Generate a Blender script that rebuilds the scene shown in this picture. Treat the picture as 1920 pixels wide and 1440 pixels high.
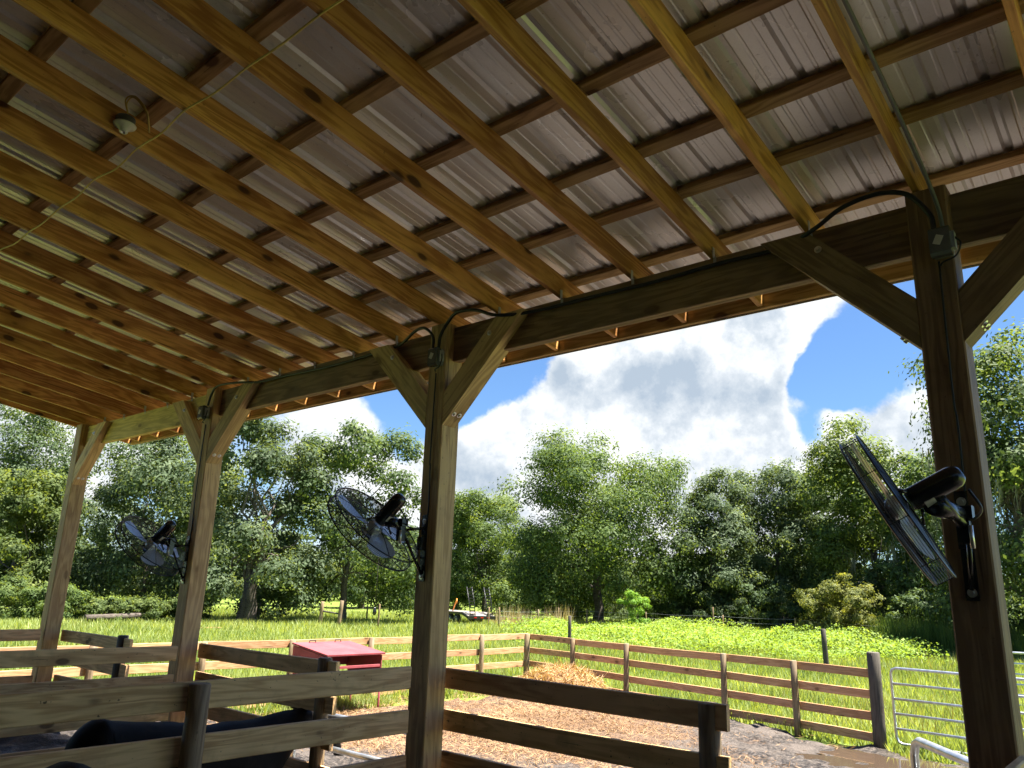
import bpy, math, random
import numpy as np
from mathutils import Matrix, Vector

for o in list(bpy.data.objects):
    bpy.data.objects.remove(o)
SC = bpy.context.scene
COL = SC.collection
RNG = np.random.default_rng(11)
random.seed(11)
R_ = math.radians

# ------------------------------------------------------------------ camera
cam = bpy.data.cameras.new('camera'); cam_o = bpy.data.objects.new('camera', cam); COL.objects.link(cam_o)
cam.sensor_width = 36.0; cam.lens = 1442.0 / 1920 * 36; cam.clip_start = 0.05; cam.clip_end = 3000
_r = Vector((0.76159089, 0.64727837, 0.03178097)); _u = Vector((0.14644831, -0.21966911, 0.96451976)); _f = Vector((-0.63129408, 0.72991519, 0.26209081))
cam_o.matrix_world = Matrix(((_r.x, _u.x, -_f.x, 0), (_r.y, _u.y, -_f.y, 0), (_r.z, _u.z, -_f.z, 2.3), (0, 0, 0, 1)))
SC.camera = cam_o

# ------------------------------------------------------------------ light
EXPOSURE = 2.52
SKY_STRENGTH = 0.072
SUN_STRENGTH = 4.7
SUN_EL = R_(71); SUN_AZ = math.atan2(0.82, 0.57)      # clockwise from +Y
sun_dir = Vector((math.sin(SUN_AZ) * math.cos(SUN_EL), math.cos(SUN_AZ) * math.cos(SUN_EL), math.sin(SUN_EL)))
sun = bpy.data.lights.new('sun', 'SUN'); sun.energy = SUN_STRENGTH; sun.angle = R_(0.53); sun.color = (1.0, 0.95, 0.86)
sun_o = bpy.data.objects.new('sun', sun); COL.objects.link(sun_o)
sun_o.rotation_euler = sun_dir.to_track_quat('Z', 'Y').to_euler(); sun_o.location = (20, 20, 60)
SC.view_settings.view_transform = 'Standard'; SC.view_settings.look = 'None'
SC.view_settings.exposure = EXPOSURE; SC.view_settings.gamma = 1.0; SC.view_settings.use_curve_mapping = False
SC.cycles.max_bounces = 10; SC.cycles.diffuse_bounces = 6; SC.cycles.transparent_max_bounces = 12
SC.cycles.use_denoising = True


class NT:
    """small node-tree helper"""
    def __init__(s, tree):
        s.t = tree; tree.nodes.clear()
    def n(s, kind, **kw):
        nd = s.t.nodes.new(kind)
        for k, v in kw.items():
            if k.startswith('i_'):
                key = k[2:]; key = int(key) if key.isdigit() else key.replace('_', ' ')
                s.put(nd, key, v)
            else:
                setattr(nd, k, v)
        return nd
    def put(s, nd, key, v):
        sock = nd.inputs[key]
        if isinstance(v, bpy.types.NodeSocket): s.t.links.new(v, sock)
        elif isinstance(v, bpy.types.Node): s.t.links.new(v.outputs[0], sock)
        else:
            if sock.type == 'RGBA' and not hasattr(v, '__len__'): v = (v, v, v, 1)
            if sock.type == 'RGBA' and len(v) == 3: v = (*v, 1)
            sock.default_value = v
    def math(s, op, a, b=None, c=None, clamp=False):
        nd = s.n('ShaderNodeMath', operation=op, use_clamp=clamp); s.put(nd, 0, a)
        if b is not None: s.put(nd, 1, b)
        if c is not None: s.put(nd, 2, c)
        return nd.outputs[0]
    def vmath(s, op, a, b=None):
        nd = s.n('ShaderNodeVectorMath', operation=op); s.put(nd, 0, a)
        if b is not None: s.put(nd, 1, b)
        return nd.outputs['Value'] if op in ('DOT_PRODUCT', 'LENGTH') else nd.outputs[0]
    def noise(s, vec, scale, detail=4, rough=0.55, dist=0.0):
        nd = s.n('ShaderNodeTexNoise'); s.put(nd, 'Vector', vec); s.put(nd, 'Scale', scale); s.put(nd, 'Detail', detail)
        s.put(nd, 'Roughness', rough); s.put(nd, 'Distortion', dist); return nd
    def ramp(s, fac, stops, interp='LINEAR'):
        nd = s.n('ShaderNodeValToRGB'); cr = nd.color_ramp; cr.interpolation = interp
        while len(cr.elements) < len(stops): cr.elements.new(0.5)
        for e, (p, c) in zip(cr.elements, stops):
            e.position = p; e.color = (*c, 1) if len(c) == 3 else c
        s.put(nd, 0, fac); return nd.outputs[0]
    def mix(s, fac, a, b, mode='MIX'):
        nd = s.n('ShaderNodeMix', data_type='RGBA', blend_type=mode); nd.clamp_factor = True
        s.put(nd, 0, fac); s.put(nd, 6, a); s.put(nd, 7, b); return nd.outputs[2]
    def smooth(s, x, lo, hi):
        nd = s.n('ShaderNodeMapRange', interpolation_type='SMOOTHSTEP'); s.put(nd, 0, x); s.put(nd, 1, lo); s.put(nd, 2, hi); return nd.outputs[0]


# ------------------------------------------------------------------ world: sky with cumulus clouds
world = bpy.data.worlds.new('World'); SC.world = world; world.use_nodes = True
W = NT(world.node_tree)
sky = W.n('ShaderNodeTexSky', sky_type='NISHITA', sun_disc=False, sun_elevation=SUN_EL, sun_rotation=SUN_AZ, altitude=0, air_density=1.1, dust_density=0.3, ozone_density=3.0)
geo = W.n('ShaderNodeTexCoord').outputs['Generated']
warp = W.noise(geo, 5.0, 6, 0.6)
wv = W.vmath('SCALE', W.vmath('SUBTRACT', warp.outputs['Color'], (0.5, 0.5, 0.5))); wv.node.inputs['Scale'].default_value = 0.10
wdir = W.vmath('NORMALIZE', W.vmath('ADD', geo, wv))
# cloud masses and gaps: (direction, angular radius, weight)
BLOBS = [((-.767,.608,.206),.075,.9), ((-.787,.582,.203),.06,.8), ((-.666,.715,.214),.05,.75), ((-.614,.754,.233),.05,.8), ((-.675,.722,.153),.09,1.0),
         ((-.554,.800,.231),.055,.9), ((-.621,.764,.175),.09,1.0), ((-.483,.829,.283),.09,1.0), ((-.474,.851,.224),.10,1.1), ((-.415,.857,.307),.10,1.1),
         ((-.380,.884,.273),.09,1.0), ((-.346,.877,.334),.09,.95), ((-.404,.897,.176),.10,1.0), ((-.362,.912,.195),.06,.8), ((-.562,.775,.289),.032,.55),
         ((-.723,.660,.203),.045,.85), ((-.733,.666,.136),.05,.7), ((-.214,.945,.248),.07,.95), ((-.232,.952,.201),.08,1.0), ((-.279,.945,.172),.075,.95),
         ((-.293,.927,.233),.03,.55), ((-.454,.879,.144),.12,1.0), ((-.277,.901,.333),.055,.75), ((-.349,.924,.156),.08,.9), ((-.305,.925,.225),.022,1.5), ((-.278,.935,.215),.025,1.6), ((-.325,.918,.235),.012,1.0), ((-.575,.77,.277),.03,1.6), ((-.545,.785,.29),.03,1.4), ((-.945,.287,.160),.16,1.0), ((-.645,.752,.141),.10,1.0),
         ((-.634,.722,.272),.085,-2.0), ((-.70,.655,.27),.08,-2.0), ((-.725,.639,.245),.035,-1.2), ((-.298,.920,.248),.055,-1.9), ((-.262,.926,.277),.055,-1.9), ((-.318,.912,.262),.035,-1.2), ((-.115,.942,.317),.09,-1.6), ((-.739,.649,.182),.03,-1.3), ((-.24,.935,.30),.05,-1.2),
         ((-.325,.925,.195),.035,-1.5), ((-.30,.926,.215),.05,-1.3), ((-.315,.925,.24),.045,-1.0), ((-.679,.691,.246),.05,-1.0), ((-.562,.788,.262),.035,-.7)]
tot = None
for d, rad, w in BLOBS:
    dv = Vector(d).normalized()
    dt = W.vmath('DOT_PRODUCT', wdir, tuple(dv))
    k = 1.0 / (rad * rad)
    e = W.math('EXPONENT', W.math('MULTIPLY', W.math('SUBTRACT', dt, 1.0), k * 1.6))
    tot = W.math('MULTIPLY', e, w) if tot is None else W.math('MULTIPLY_ADD', e, w, tot)
n1 = W.noise(geo, 7.5, 12, 0.64).outputs[0]
nb = W.noise(geo, 2.3, 3, 0.5).outputs[0]                 # the rest of the sky: broken cloud
base = W.math('MULTIPLY', W.math('SUBTRACT', nb, 0.50), 1.6)
field = W.math('ADD', W.math('ADD', tot, base), W.math('MULTIPLY', W.math('SUBTRACT', n1, 0.5), 2.9))
mask = W.smooth(field, 0.15, 0.90)
# lit tops and grey bellies: thickness and a large soft noise
up = W.vmath('ADD', geo, (0.02, 0.015, 0.035))
n2 = W.noise(up, 7.5, 9, 0.6).outputs[0]
shade = W.math('ADD', W.math('MULTIPLY', W.math('SUBTRACT', n1, n2), 3.6), W.math('MULTIPLY', W.math('SUBTRACT', W.noise(geo, 5.5, 8, 0.62).outputs[0], 0.5), 1.5))
thick = W.smooth(field, 0.6, 2.3)
sh = W.math('SUBTRACT', W.math('ADD', shade, 0.95), W.math('MULTIPLY', thick, 0.42), clamp=True)
ccol = W.ramp(sh, [(0.0, (1.25, 1.5, 1.8)), (0.45, (1.85, 2.03, 2.22)), (0.95, (2.85, 2.9, 2.95))])
skyc = W.mix(1.0, sky, (0.285, 0.365, 0.46), 'MULTIPLY')
bg = W.n('ShaderNodeBackground'); W.put(bg, 0, W.mix(mask, skyc, ccol)); W.put(bg, 1, SKY_STRENGTH)
wo = W.n('ShaderNodeOutputWorld'); W.put(wo, 0, bg)


# ------------------------------------------------------------------ materials
def mat(name):
    m = bpy.data.materials.new(name); m.use_nodes = True
    t = NT(m.node_tree); out = t.n('ShaderNodeOutputMaterial'); return m, t, out

def principled(t, out, **kw):
    b = t.n('ShaderNodeBsdfPrincipled')
    for k, v in kw.items(): t.put(b, k.replace('_', ' '), v)
    t.put(out, 0, b.outputs[0]); return b

def bump(t, h, strength=0.3, dist=0.01):
    b = t.n('ShaderNodeBump'); t.put(b, 'Height', h); t.put(b, 'Strength', strength); t.put(b, 'Distance', dist); return b.outputs[0]

def wood(name, dark, light, knot=(0.06, 0.022, 0.008), knots=1.0, grey=None, rough=0.62, spec=0.25, bumpy=0.25, vary=0.16, mottling=0.25, specks=0.35):
    m, t, out = mat(name)
    co = t.n('ShaderNodeTexCoord').outputs['Object']; info = t.n('ShaderNodeObjectInfo').outputs['Random']
    off = t.n('ShaderNodeCombineXYZ'); t.put(off, 0, t.math('MULTIPLY', info, 37.0)); t.put(off, 1, t.math('MULTIPLY', info, 11.0)); t.put(off, 2, t.math('MULTIPLY', info, 5.3))
    p = t.vmath('ADD', co, off.outputs[0])
    mp = t.n('ShaderNodeMapping'); t.put(mp, 0, p); t.put(mp, 3, (0.9, 9.0, 9.0)); st = mp.outputs[0]
    wob = t.noise(p, 2.2, 3, 0.5).outputs[0]
    # growth rings cut along the board
    sp = t.n('ShaderNodeSeparateXYZ'); t.put(sp, 0, st)
    flow = t.noise(st, 0.55, 4, 0.55, 0.4).outputs[0]
    rings = t.math('SINE', t.math('MULTIPLY', t.math('ADD', flow, t.math('MULTIPLY', sp.outputs[2], 0.05)), 62.0))
    mp2 = t.n('ShaderNodeMapping'); t.put(mp2, 0, p); t.put(mp2, 3, (3.0, 160.0, 160.0))
    fine = t.noise(mp2.outputs[0], 1.0, 3, 0.6).outputs[0]
    g = t.math('ADD', t.math('MULTIPLY', rings, 0.22), t.math('ADD', t.math('MULTIPLY', fine, 0.45), t.math('MULTIPLY', wob, 0.55)))
    col = t.mix(t.smooth(g, 0.12, 0.85), dark, light)
    # knots
    mk = t.n('ShaderNodeMapping'); t.put(mk, 0, p); t.put(mk, 3, (2.2, 4.6, 4.6))
    vo = t.n('ShaderNodeTexVoronoi', feature='F1'); t.put(vo, 'Vector', mk.outputs[0]); t.put(vo, 'Scale', 1.0); t.put(vo, 'Randomness', 1.0)
    kd = t.math('ADD', vo.outputs['Distance'], t.math('MULTIPLY', t.math('SUBTRACT', fine, 0.5), 0.05))
    km = t.math('SUBTRACT', 1.0, t.smooth(kd, 0.10, 0.165))
    halo = t.math('SUBTRACT', 1.0, t.smooth(kd, 0.14, 0.38))
    col = t.mix(t.math('MULTIPLY', halo, 0.4 * knots), col, t.mix(0.5, dark, knot))
    col = t.mix(t.math('MULTIPLY', km, 0.92 * knots), col, knot)
    if grey is not None:
        w = t.smooth(t.noise(p, 1.6, 5, 0.6).outputs[0], 0.40, 0.68)
        col = t.mix(t.math('MULTIPLY', w, 0.45), col, grey)
    # drying checks along the grain, specks of mud
    mc = t.n('ShaderNodeMapping'); t.put(mc, 0, p); t.put(mc, 3, (1.1, 34.0, 34.0))
    ck = t.smooth(t.noise(mc.outputs[0], 1.0, 2, 0.4, 0.2).outputs[0], 0.70, 0.735)
    col = t.mix(t.math('MULTIPLY', ck, 0.65), col, tuple(x * 0.25 for x in dark))
    sk = t.smooth(t.noise(p, 42.0, 2, 0.5).outputs[0], 0.70, 0.745)
    col = t.mix(t.math('MULTIPLY', sk, specks), col, (0.025, 0.018, 0.012))
    # stains and dirt
    dirt = t.smooth(t.noise(p, 5.0, 6, 0.65).outputs[0], 0.52, 0.78)
    col = t.mix(t.math('MULTIPLY', dirt, mottling), col, t.mix(0.6, dark, (0.03, 0.024, 0.018)))
    hv = t.n('ShaderNodeHueSaturation'); t.put(hv, 'Value', t.math('ADD', 1.0 - vary, t.math('MULTIPLY', info, 2 * vary)))
    t.put(hv, 'Hue', t.math('ADD', 0.492, t.math('MULTIPLY', t.math('FRACT', t.math('MULTIPLY', info, 7.31)), 0.016))); t.put(hv, 'Color', col)
    hgt = t.math('ADD', t.math('MULTIPLY', fine, 0.8), t.math('SUBTRACT', t.math('MULTIPLY', rings, 0.15), t.math('MULTIPLY', km, 0.5)))
    principled(t, out, Base_Color=hv.outputs[0], Roughness=rough, Specular_IOR_Level=spec, Normal=bump(t, hgt, bumpy, 0.004))
    return m

def plain(name, col, rough=0.5, metal=0.0, spec=0.5, noise=0.15, nscale=8.0, bumpy=0.0, coat=0.0):
    m, t, out = mat(name)
    co = t.n('ShaderNodeTexCoord').outputs['Object']
    n = t.noise(co, nscale, 5, 0.6).outputs[0]
    c = t.mix(t.smooth(n, 0.3, 0.75), tuple(x * (1 - noise) for x in col), tuple(min(1, x * (1 + noise)) for x in col))
    kw = dict(Base_Color=c, Roughness=t.math('ADD', rough - 0.06, t.math('MULTIPLY', n, 0.12)), Metallic=metal, Specular_IOR_Level=spec, Coat_Weight=coat)
    if bumpy: kw['Normal'] = bump(t, n, bumpy, 0.004)
    principled(t, out, **kw); return m

M = {}
M['rafter'] = wood('yellow_pine', (0.38, 0.165, 0.042), (0.68, 0.375, 0.115), knots=1.0, rough=0.5, spec=0.3, mottling=0.35, vary=0.22)
M['purlin'] = wood('purlin_pine', (0.27, 0.16, 0.06), (0.49, 0.32, 0.135), knots=0.9, vary=0.22)
M['beam'] = wood('beam_pine', (0.15, 0.088, 0.042), (0.30, 0.19, 0.095), knots=0.8, grey=(0.20, 0.15, 0.10))
M['newbeam'] = wood('fresh_beam_pine', (0.46, 0.34, 0.10), (0.68, 0.53, 0.19), knots=0.6)
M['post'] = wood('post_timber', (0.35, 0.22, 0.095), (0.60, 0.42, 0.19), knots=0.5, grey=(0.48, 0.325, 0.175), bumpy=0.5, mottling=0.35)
M['shaded_post'] = wood('shaded_post_timber', (0.15, 0.088, 0.046), (0.27, 0.17, 0.088), knots=0.5, grey=(0.22, 0.15, 0.085), bumpy=0.5, mottling=0.4)  # same post timber, with the shade on the nearest post put into its colour
M['stall'] = wood('stall_board', (0.49, 0.275, 0.115), (0.78, 0.52, 0.25), knots=0.9, grey=(0.62, 0.40, 0.19), bumpy=0.4, mottling=0.45, specks=0.8)
M['fence'] = wood('fence_board', (0.40, 0.215, 0.098), (0.58, 0.35, 0.18), knots=0.7, bumpy=0.35, vary=0.2)
M['log'] = wood('round_post', (0.14, 0.09, 0.048), (0.30, 0.215, 0.12), knots=0.3, grey=(0.24, 0.20, 0.145), bumpy=0.8)
M['darklog'] = wood('dark_post', (0.035, 0.03, 0.026), (0.085, 0.072, 0.058), knots=0.2, grey=(0.12, 0.10, 0.075), bumpy=0.9)
M['steel'] = plain('galvanised_tube', (0.62, 0.64, 0.66), 0.34, 0.85, noise=0.18, nscale=14)
M['zinc'] = plain('zinc_bolt', (0.7, 0.69, 0.66), 0.35, 0.9, noise=0.1)
M['black'] = plain('black_enamel', (0.012, 0.012, 0.013), 0.26, 0.0, 0.6)
M['wire'] = plain('guard_wire', (0.010, 0.010, 0.011), 0.35, 0.2, 0.5)
M['blade'] = plain('aluminium_blade', (0.80, 0.81, 0.83), 0.30, 0.45, noise=0.05)
M['rubber'] = plain('black_conduit', (0.02, 0.021, 0.024), 0.45, 0.0, 0.4)
M['greypvc'] = plain('grey_conduit', (0.10, 0.105, 0.11), 0.5)
M['boxgrey'] = plain('grey_plastic', (0.30, 0.31, 0.32), 0.4)
M['white'] = plain('white_porcelain', (0.72, 0.71, 0.66), 0.3)
M['yellow'] = plain('yellow_cable', (0.62, 0.47, 0.13), 0.5)
M['redpaint'] = plain('red_paint', (0.29, 0.066, 0.074), 0.6, 0.0, 0.15, noise=0.16, nscale=3)
M['orange'] = plain('orange_paint', (0.75, 0.25, 0.03), 0.45)
M['trim'] = plain('trim_metal', (0.45, 0.46, 0.47), 0.45, 0.6)
M['label'] = plain('paper_label', (0.55, 0.52, 0.48), 0.6)
M['tail'] = plain('tail_light', (0.35, 0.01, 0.01), 0.25)
M['deck'] = wood('trailer_planks', (0.16, 0.135, 0.115), (0.28, 0.25, 0.22), knots=0.2)
M['bark'] = wood('bark', (0.045, 0.036, 0.028), (0.13, 0.11, 0.09), knots=0.0, bumpy=1.0, rough=0.9)
M['bronze'] = plain('clear_cover', (0.10, 0.105, 0.11), 0.18)

def roofing():
    m, t, out = mat('roofing_steel')
    p = t.n('ShaderNodeNewGeometry').outputs['Position']; info = t.n('ShaderNodeObjectInfo').outputs['Random']
    fine = t.noise(p, 90.0, 3, 0.6).outputs[0]
    mp = t.n('ShaderNodeMapping'); t.put(mp, 0, p); t.put(mp, 3, (1.2, 0.8, 1.0))
    big = t.noise(mp.outputs[0], 1.1, 5, 0.6).outputs[0]
    col = t.mix(t.smooth(big, 0.35, 0.7), (0.72, 0.715, 0.70), (0.85, 0.845, 0.83))
    col = t.mix(t.math('MULTIPLY', t.smooth(fine, 0.5, 0.75), 0.25), col, (0.55, 0.54, 0.52))
    sp = t.smooth(t.noise(p, 30.0, 2, 0.5).outputs[0], 0.70, 0.76)
    col = t.mix(t.math('MULTIPLY', sp, 0.4), col, (0.10, 0.08, 0.06))
    stain = t.smooth(t.noise(p, 2.6, 6, 0.7, 0.8).outputs[0], 0.60, 0.70)
    col = t.mix(t.math('MULTIPLY', stain, 0.18), col, (0.26, 0.24, 0.22))
    hv = t.n('ShaderNodeHueSaturation'); t.put(hv, 'Value', t.math('ADD', 0.9, t.math('MULTIPLY', info, 0.2))); t.put(hv, 'Color', col)
    principled(t, out, Base_Color=hv.outputs[0], Metallic=0.28, Roughness=t.math('ADD', 0.20, t.math('MULTIPLY', big, 0.16)), Specular_IOR_Level=0.5, Normal=bump(t, fine, 0.12, 0.003))
    return m
M['roof'] = roofing()

def leafmat(name, stops, trans=0.48, rough=0.6, spec=0.15):
    m, t, out = mat(name)
    tint = t.n('ShaderNodeAttribute', attribute_name='tint').outputs['Fac']
    info = t.n('ShaderNodeObjectInfo').outputs['Random']
    col = t.ramp(tint, stops)
    hv = t.n('ShaderNodeHueSaturation'); t.put(hv, 'Color', col); t.put(hv, 'Hue', t.math('ADD', 0.488, t.math('MULTIPLY', info, 0.022)))
    b = t.n('ShaderNodeBsdfPrincipled'); t.put(b, 'Base Color', hv.outputs[0]); t.put(b, 'Roughness', rough); t.put(b, 'Specular IOR Level', spec)
    tr = t.n('ShaderNodeBsdfTranslucent'); t.put(tr, 0, t.mix(1.0, hv.outputs[0], (1.5, 1.35, 0.45), 'MULTIPLY'))
    mx = t.n('ShaderNodeMixShader'); t.put(mx, 0, trans); t.put(mx, 1, b.outputs[0]); t.put(mx, 2, tr.outputs[0]); t.put(out, 0, mx.outputs[0])
    return m
M['oak'] = leafmat('oak_leaves', [(0, (0.036, 0.060, 0.024)), (0.5, (0.080, 0.125, 0.048)), (1, (0.145, 0.195, 0.075))])
M['oak_grey'] = leafmat('grey_oak_leaves', [(0, (0.042, 0.066, 0.034)), (0.5, (0.092, 0.134, 0.070)), (1, (0.165, 0.21, 0.115))])
M['oak_light'] = leafmat('light_oak_leaves', [(0, (0.045, 0.074, 0.024)), (0.5, (0.100, 0.146, 0.045)), (1, (0.175, 0.22, 0.068))])
M['dark_leaf'] = leafmat('understory_leaves', [(0, (0.026, 0.044, 0.020)), (0.5, (0.062, 0.096, 0.040)), (1, (0.12, 0.16, 0.065))])
M['lime'] = leafmat('lime_leaves', [(0, (0.10, 0.19, 0.03)), (0.5, (0.20, 0.33, 0.05)), (1, (0.30, 0.44, 0.09))], trans=0.4)
M['vine'] = leafmat('vine_leaves', [(0, (0.11, 0.165, 0.03)), (0.5, (0.20, 0.28, 0.052)), (1, (0.31, 0.38, 0.10))], trans=0.4)
M['grass'] = leafmat('grass_blades', [(0, (0.115, 0.160, 0.042)), (0.5, (0.215, 0.275, 0.078)), (1, (0.36, 0.395, 0.145))], trans=0.45, rough=0.5, spec=0.3)
M['reed'] = leafmat('reed_blades', [(0, (0.02, 0.045, 0.012)), (0.5, (0.05, 0.10, 0.02)), (1, (0.11, 0.16, 0.04))], trans=0.35)
M['dry'] = leafmat('dry_grass', [(0, (0.20, 0.17, 0.08)), (0.5, (0.38, 0.31, 0.17)), (1, (0.55, 0.46, 0.28))], trans=0.25)
M['straw'] = leafmat('straw', [(0, (0.10, 0.055, 0.030)), (0.5, (0.25, 0.142, 0.074)), (1, (0.42, 0.262, 0.145))], trans=0.1)
M['hay'] = leafmat('golden_hay', [(0, (0.16, 0.088, 0.04)), (0.5, (0.34, 0.205, 0.10)), (1, (0.50, 0.34, 0.18))], trans=0.2)
M['seed'] = leafmat('seed_heads', [(0, (0.12, 0.13, 0.035)), (0.5, (0.24, 0.22, 0.075)), (1, (0.36, 0.31, 0.13))], trans=0.3)
M['bush'] = leafmat('olive_bush_leaves', [(0, (0.06, 0.085, 0.028)), (0.5, (0.135, 0.165, 0.05)), (1, (0.24, 0.26, 0.09))], trans=0.42, rough=0.6, spec=0.15)
M['moss'] = leafmat('hanging_moss', [(0, (0.11, 0.12, 0.09)), (0.5, (0.19, 0.20, 0.155)), (1, (0.28, 0.29, 0.23))], trans=0.3, rough=0.8, spec=0.1)

def groundmat():
    m, t, out = mat('pasture_soil')
    p = t.n('ShaderNodeNewGeometry').outputs['Position']
    a = t.noise(p, 0.35, 5, 0.6).outputs[0]; b = t.noise(p, 9.0, 4, 0.7).outputs[0]
    col = t.mix(t.smooth(a, 0.3, 0.7), (0.115, 0.16, 0.03), (0.18, 0.23, 0.048))
    col = t.mix(t.smooth(b, 0.35, 0.75), t.mix(0.5, col, (0.08, 0.12, 0.018)), col)
    principled(t, out, Base_Color=col, Roughness=0.9, Specular_IOR_Level=0.1, Normal=bump(t, b, 0.6, 0.05)); return m
M['ground'] = groundmat()

def mudmat():
    m, t, out = mat('paddock_mud')
    p = t.n('ShaderNodeNewGeometry').outputs['Position']
    a = t.noise(p, 1.3, 6, 0.65).outputs[0]; b = t.noise(p, 16.0, 5, 0.7).outputs[0]; c = t.noise(p, 45.0, 3, 0.6).outputs[0]
    col = t.mix(t.smooth(b, 0.40, 0.70), (0.018, 0.014, 0.011), (0.16, 0.128, 0.105))
    col = t.mix(t.smooth(a, 0.45, 0.68), col, t.mix(c, (0.04, 0.03, 0.024), (0.21, 0.172, 0.145)))
    # straw-coloured litter in the middle of the yard
    sx = t.n('ShaderNodeSeparateXYZ'); t.put(sx, 0, p)
    d = t.vmath('LENGTH', t.vmath('MULTIPLY', t.vmath('SUBTRACT', p, (-9.6, 11.2, 0)), (0.24, 0.23, 0.0)))
    lit = t.math('SUBTRACT', 1.0, t.smooth(t.math('ADD', d, t.math('MULTIPLY', t.math('SUBTRACT', a, 0.5), 1.2)), 0.55, 0.95))
    col = t.mix(t.math('MULTIPLY', lit, 0.85), col, t.mix(t.smooth(c, 0.3, 0.7), (0.080, 0.046, 0.028), (0.23, 0.135, 0.074)))
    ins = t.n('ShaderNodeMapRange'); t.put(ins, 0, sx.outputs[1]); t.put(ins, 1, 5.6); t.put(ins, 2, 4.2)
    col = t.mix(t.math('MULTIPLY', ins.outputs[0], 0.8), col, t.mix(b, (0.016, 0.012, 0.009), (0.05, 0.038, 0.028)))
    wet = t.smooth(a, 0.58, 0.40)
    principled(t, out, Base_Color=col, Roughness=t.math('SUBTRACT', 0.85, t.math('MULTIPLY', t.math('MULTIPLY', wet, t.math('SUBTRACT', 1.0, lit)), 0.5)), Specular_IOR_Level=0.35,
               Normal=bump(t, t.math('ADD', b, t.math('MULTIPLY', c, 0.4)), 1.0, 0.07)); return m
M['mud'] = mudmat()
def watermat():
    m, t, out = mat('muddy_water')
    p = t.n('ShaderNodeNewGeometry').outputs['Position']
    principled(t, out, Base_Color=(0.07, 0.048, 0.033), Roughness=0.04, Specular_IOR_Level=0.6, Normal=bump(t, t.noise(p, 6.0, 2).outputs[0], 0.04, 0.01)); return m
M['water'] = watermat()
def hidemat():
    m, t, out = mat('black_hide')
    co = t.n('ShaderNodeTexCoord').outputs['Object']
    mp = t.n('ShaderNodeMapping'); t.put(mp, 0, co); t.put(mp, 3, (20, 60, 60)); f = t.noise(mp.outputs[0], 1.5, 4, 0.7).outputs[0]
    principled(t, out, Base_Color=t.mix(t.math('MULTIPLY', t.smooth(t.noise(co, 7.0, 5, 0.7).outputs[0], 0.5, 0.75), 0.7), t.mix(f, (0.004, 0.003, 0.0025), (0.010, 0.008, 0.0065)), (0.024, 0.017, 0.012)), Roughness=0.6, Specular_IOR_Level=0.08, Sheen_Weight=0.0, Normal=bump(t, f, 0.25, 0.004)); return m
M['hide'] = hidemat()

# ------------------------------------------------------------------ objects
WM = {}
def empty(name, label, cat, loc=(0, 0, 0), mtx=None, group=None):
    o = bpy.data.objects.new(name, None); COL.objects.link(o); o.empty_display_size = 0.2
    mw = mtx if mtx is not None else Matrix.Translation(loc)
    o.matrix_world = mw; WM[o.name] = mw.copy(); o['label'] = label; o['category'] = cat
    if group: o['group'] = group
    return o
def tag(o, label, cat, group=None):
    o['label'] = label; o['category'] = cat
    if group: o['group'] = group
    return o
def link(name, me, parent=None, mtx=None, mt=None, kind=None):
    """mtx: world matrix"""
    o = bpy.data.objects.new(name, me); COL.objects.link(o)
    mtx = Matrix.Identity(4) if mtx is None else mtx
    if parent is not None:
        o.parent = parent; o.matrix_basis = WM[parent.name].inverted() @ mtx
    else: o.matrix_world = mtx
    WM[o.name] = mtx.copy()
    if mt is not None and len(me.materials) == 0: me.materials.append(mt)
    if kind: o['kind'] = kind
    return o
def copy_tree(src, mtx, label=None, group=None):
    c = src.copy(); COL.objects.link(c); c.matrix_world = mtx
    if label: c['label'] = label
    if group: c['group'] = group
    def rec(a, b):
        for ch in list(a.children):
            d = ch.copy(); COL.objects.link(d); d.parent = b; d.matrix_basis = ch.matrix_basis.copy(); rec(ch, d)
    rec(src, c); return c

def mesh_np(name, V, F, smooth=False):
    """V (n,3), F list of faces or (m,k) array"""
    me = bpy.data.meshes.new(name)
    if isinstance(F, np.ndarray):
        V = np.asarray(V, np.float32); m, k = F.shape
        me.vertices.add(len(V)); me.vertices.foreach_set('co', V.ravel())
        me.loops.add(m * k); me.loops.foreach_set('vertex_index', F.astype(np.int32).ravel())
        me.polygons.add(m); me.polygons.foreach_set('loop_start', np.arange(0, m * k, k, dtype=np.int32))
        me.update(calc_edges=True)
    else:
        me.from_pydata([tuple(v) for v in V], [], F); me.update()
    if smooth: me.polygons.foreach_set('use_smooth', np.ones(len(me.polygons), bool))
    return me

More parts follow.
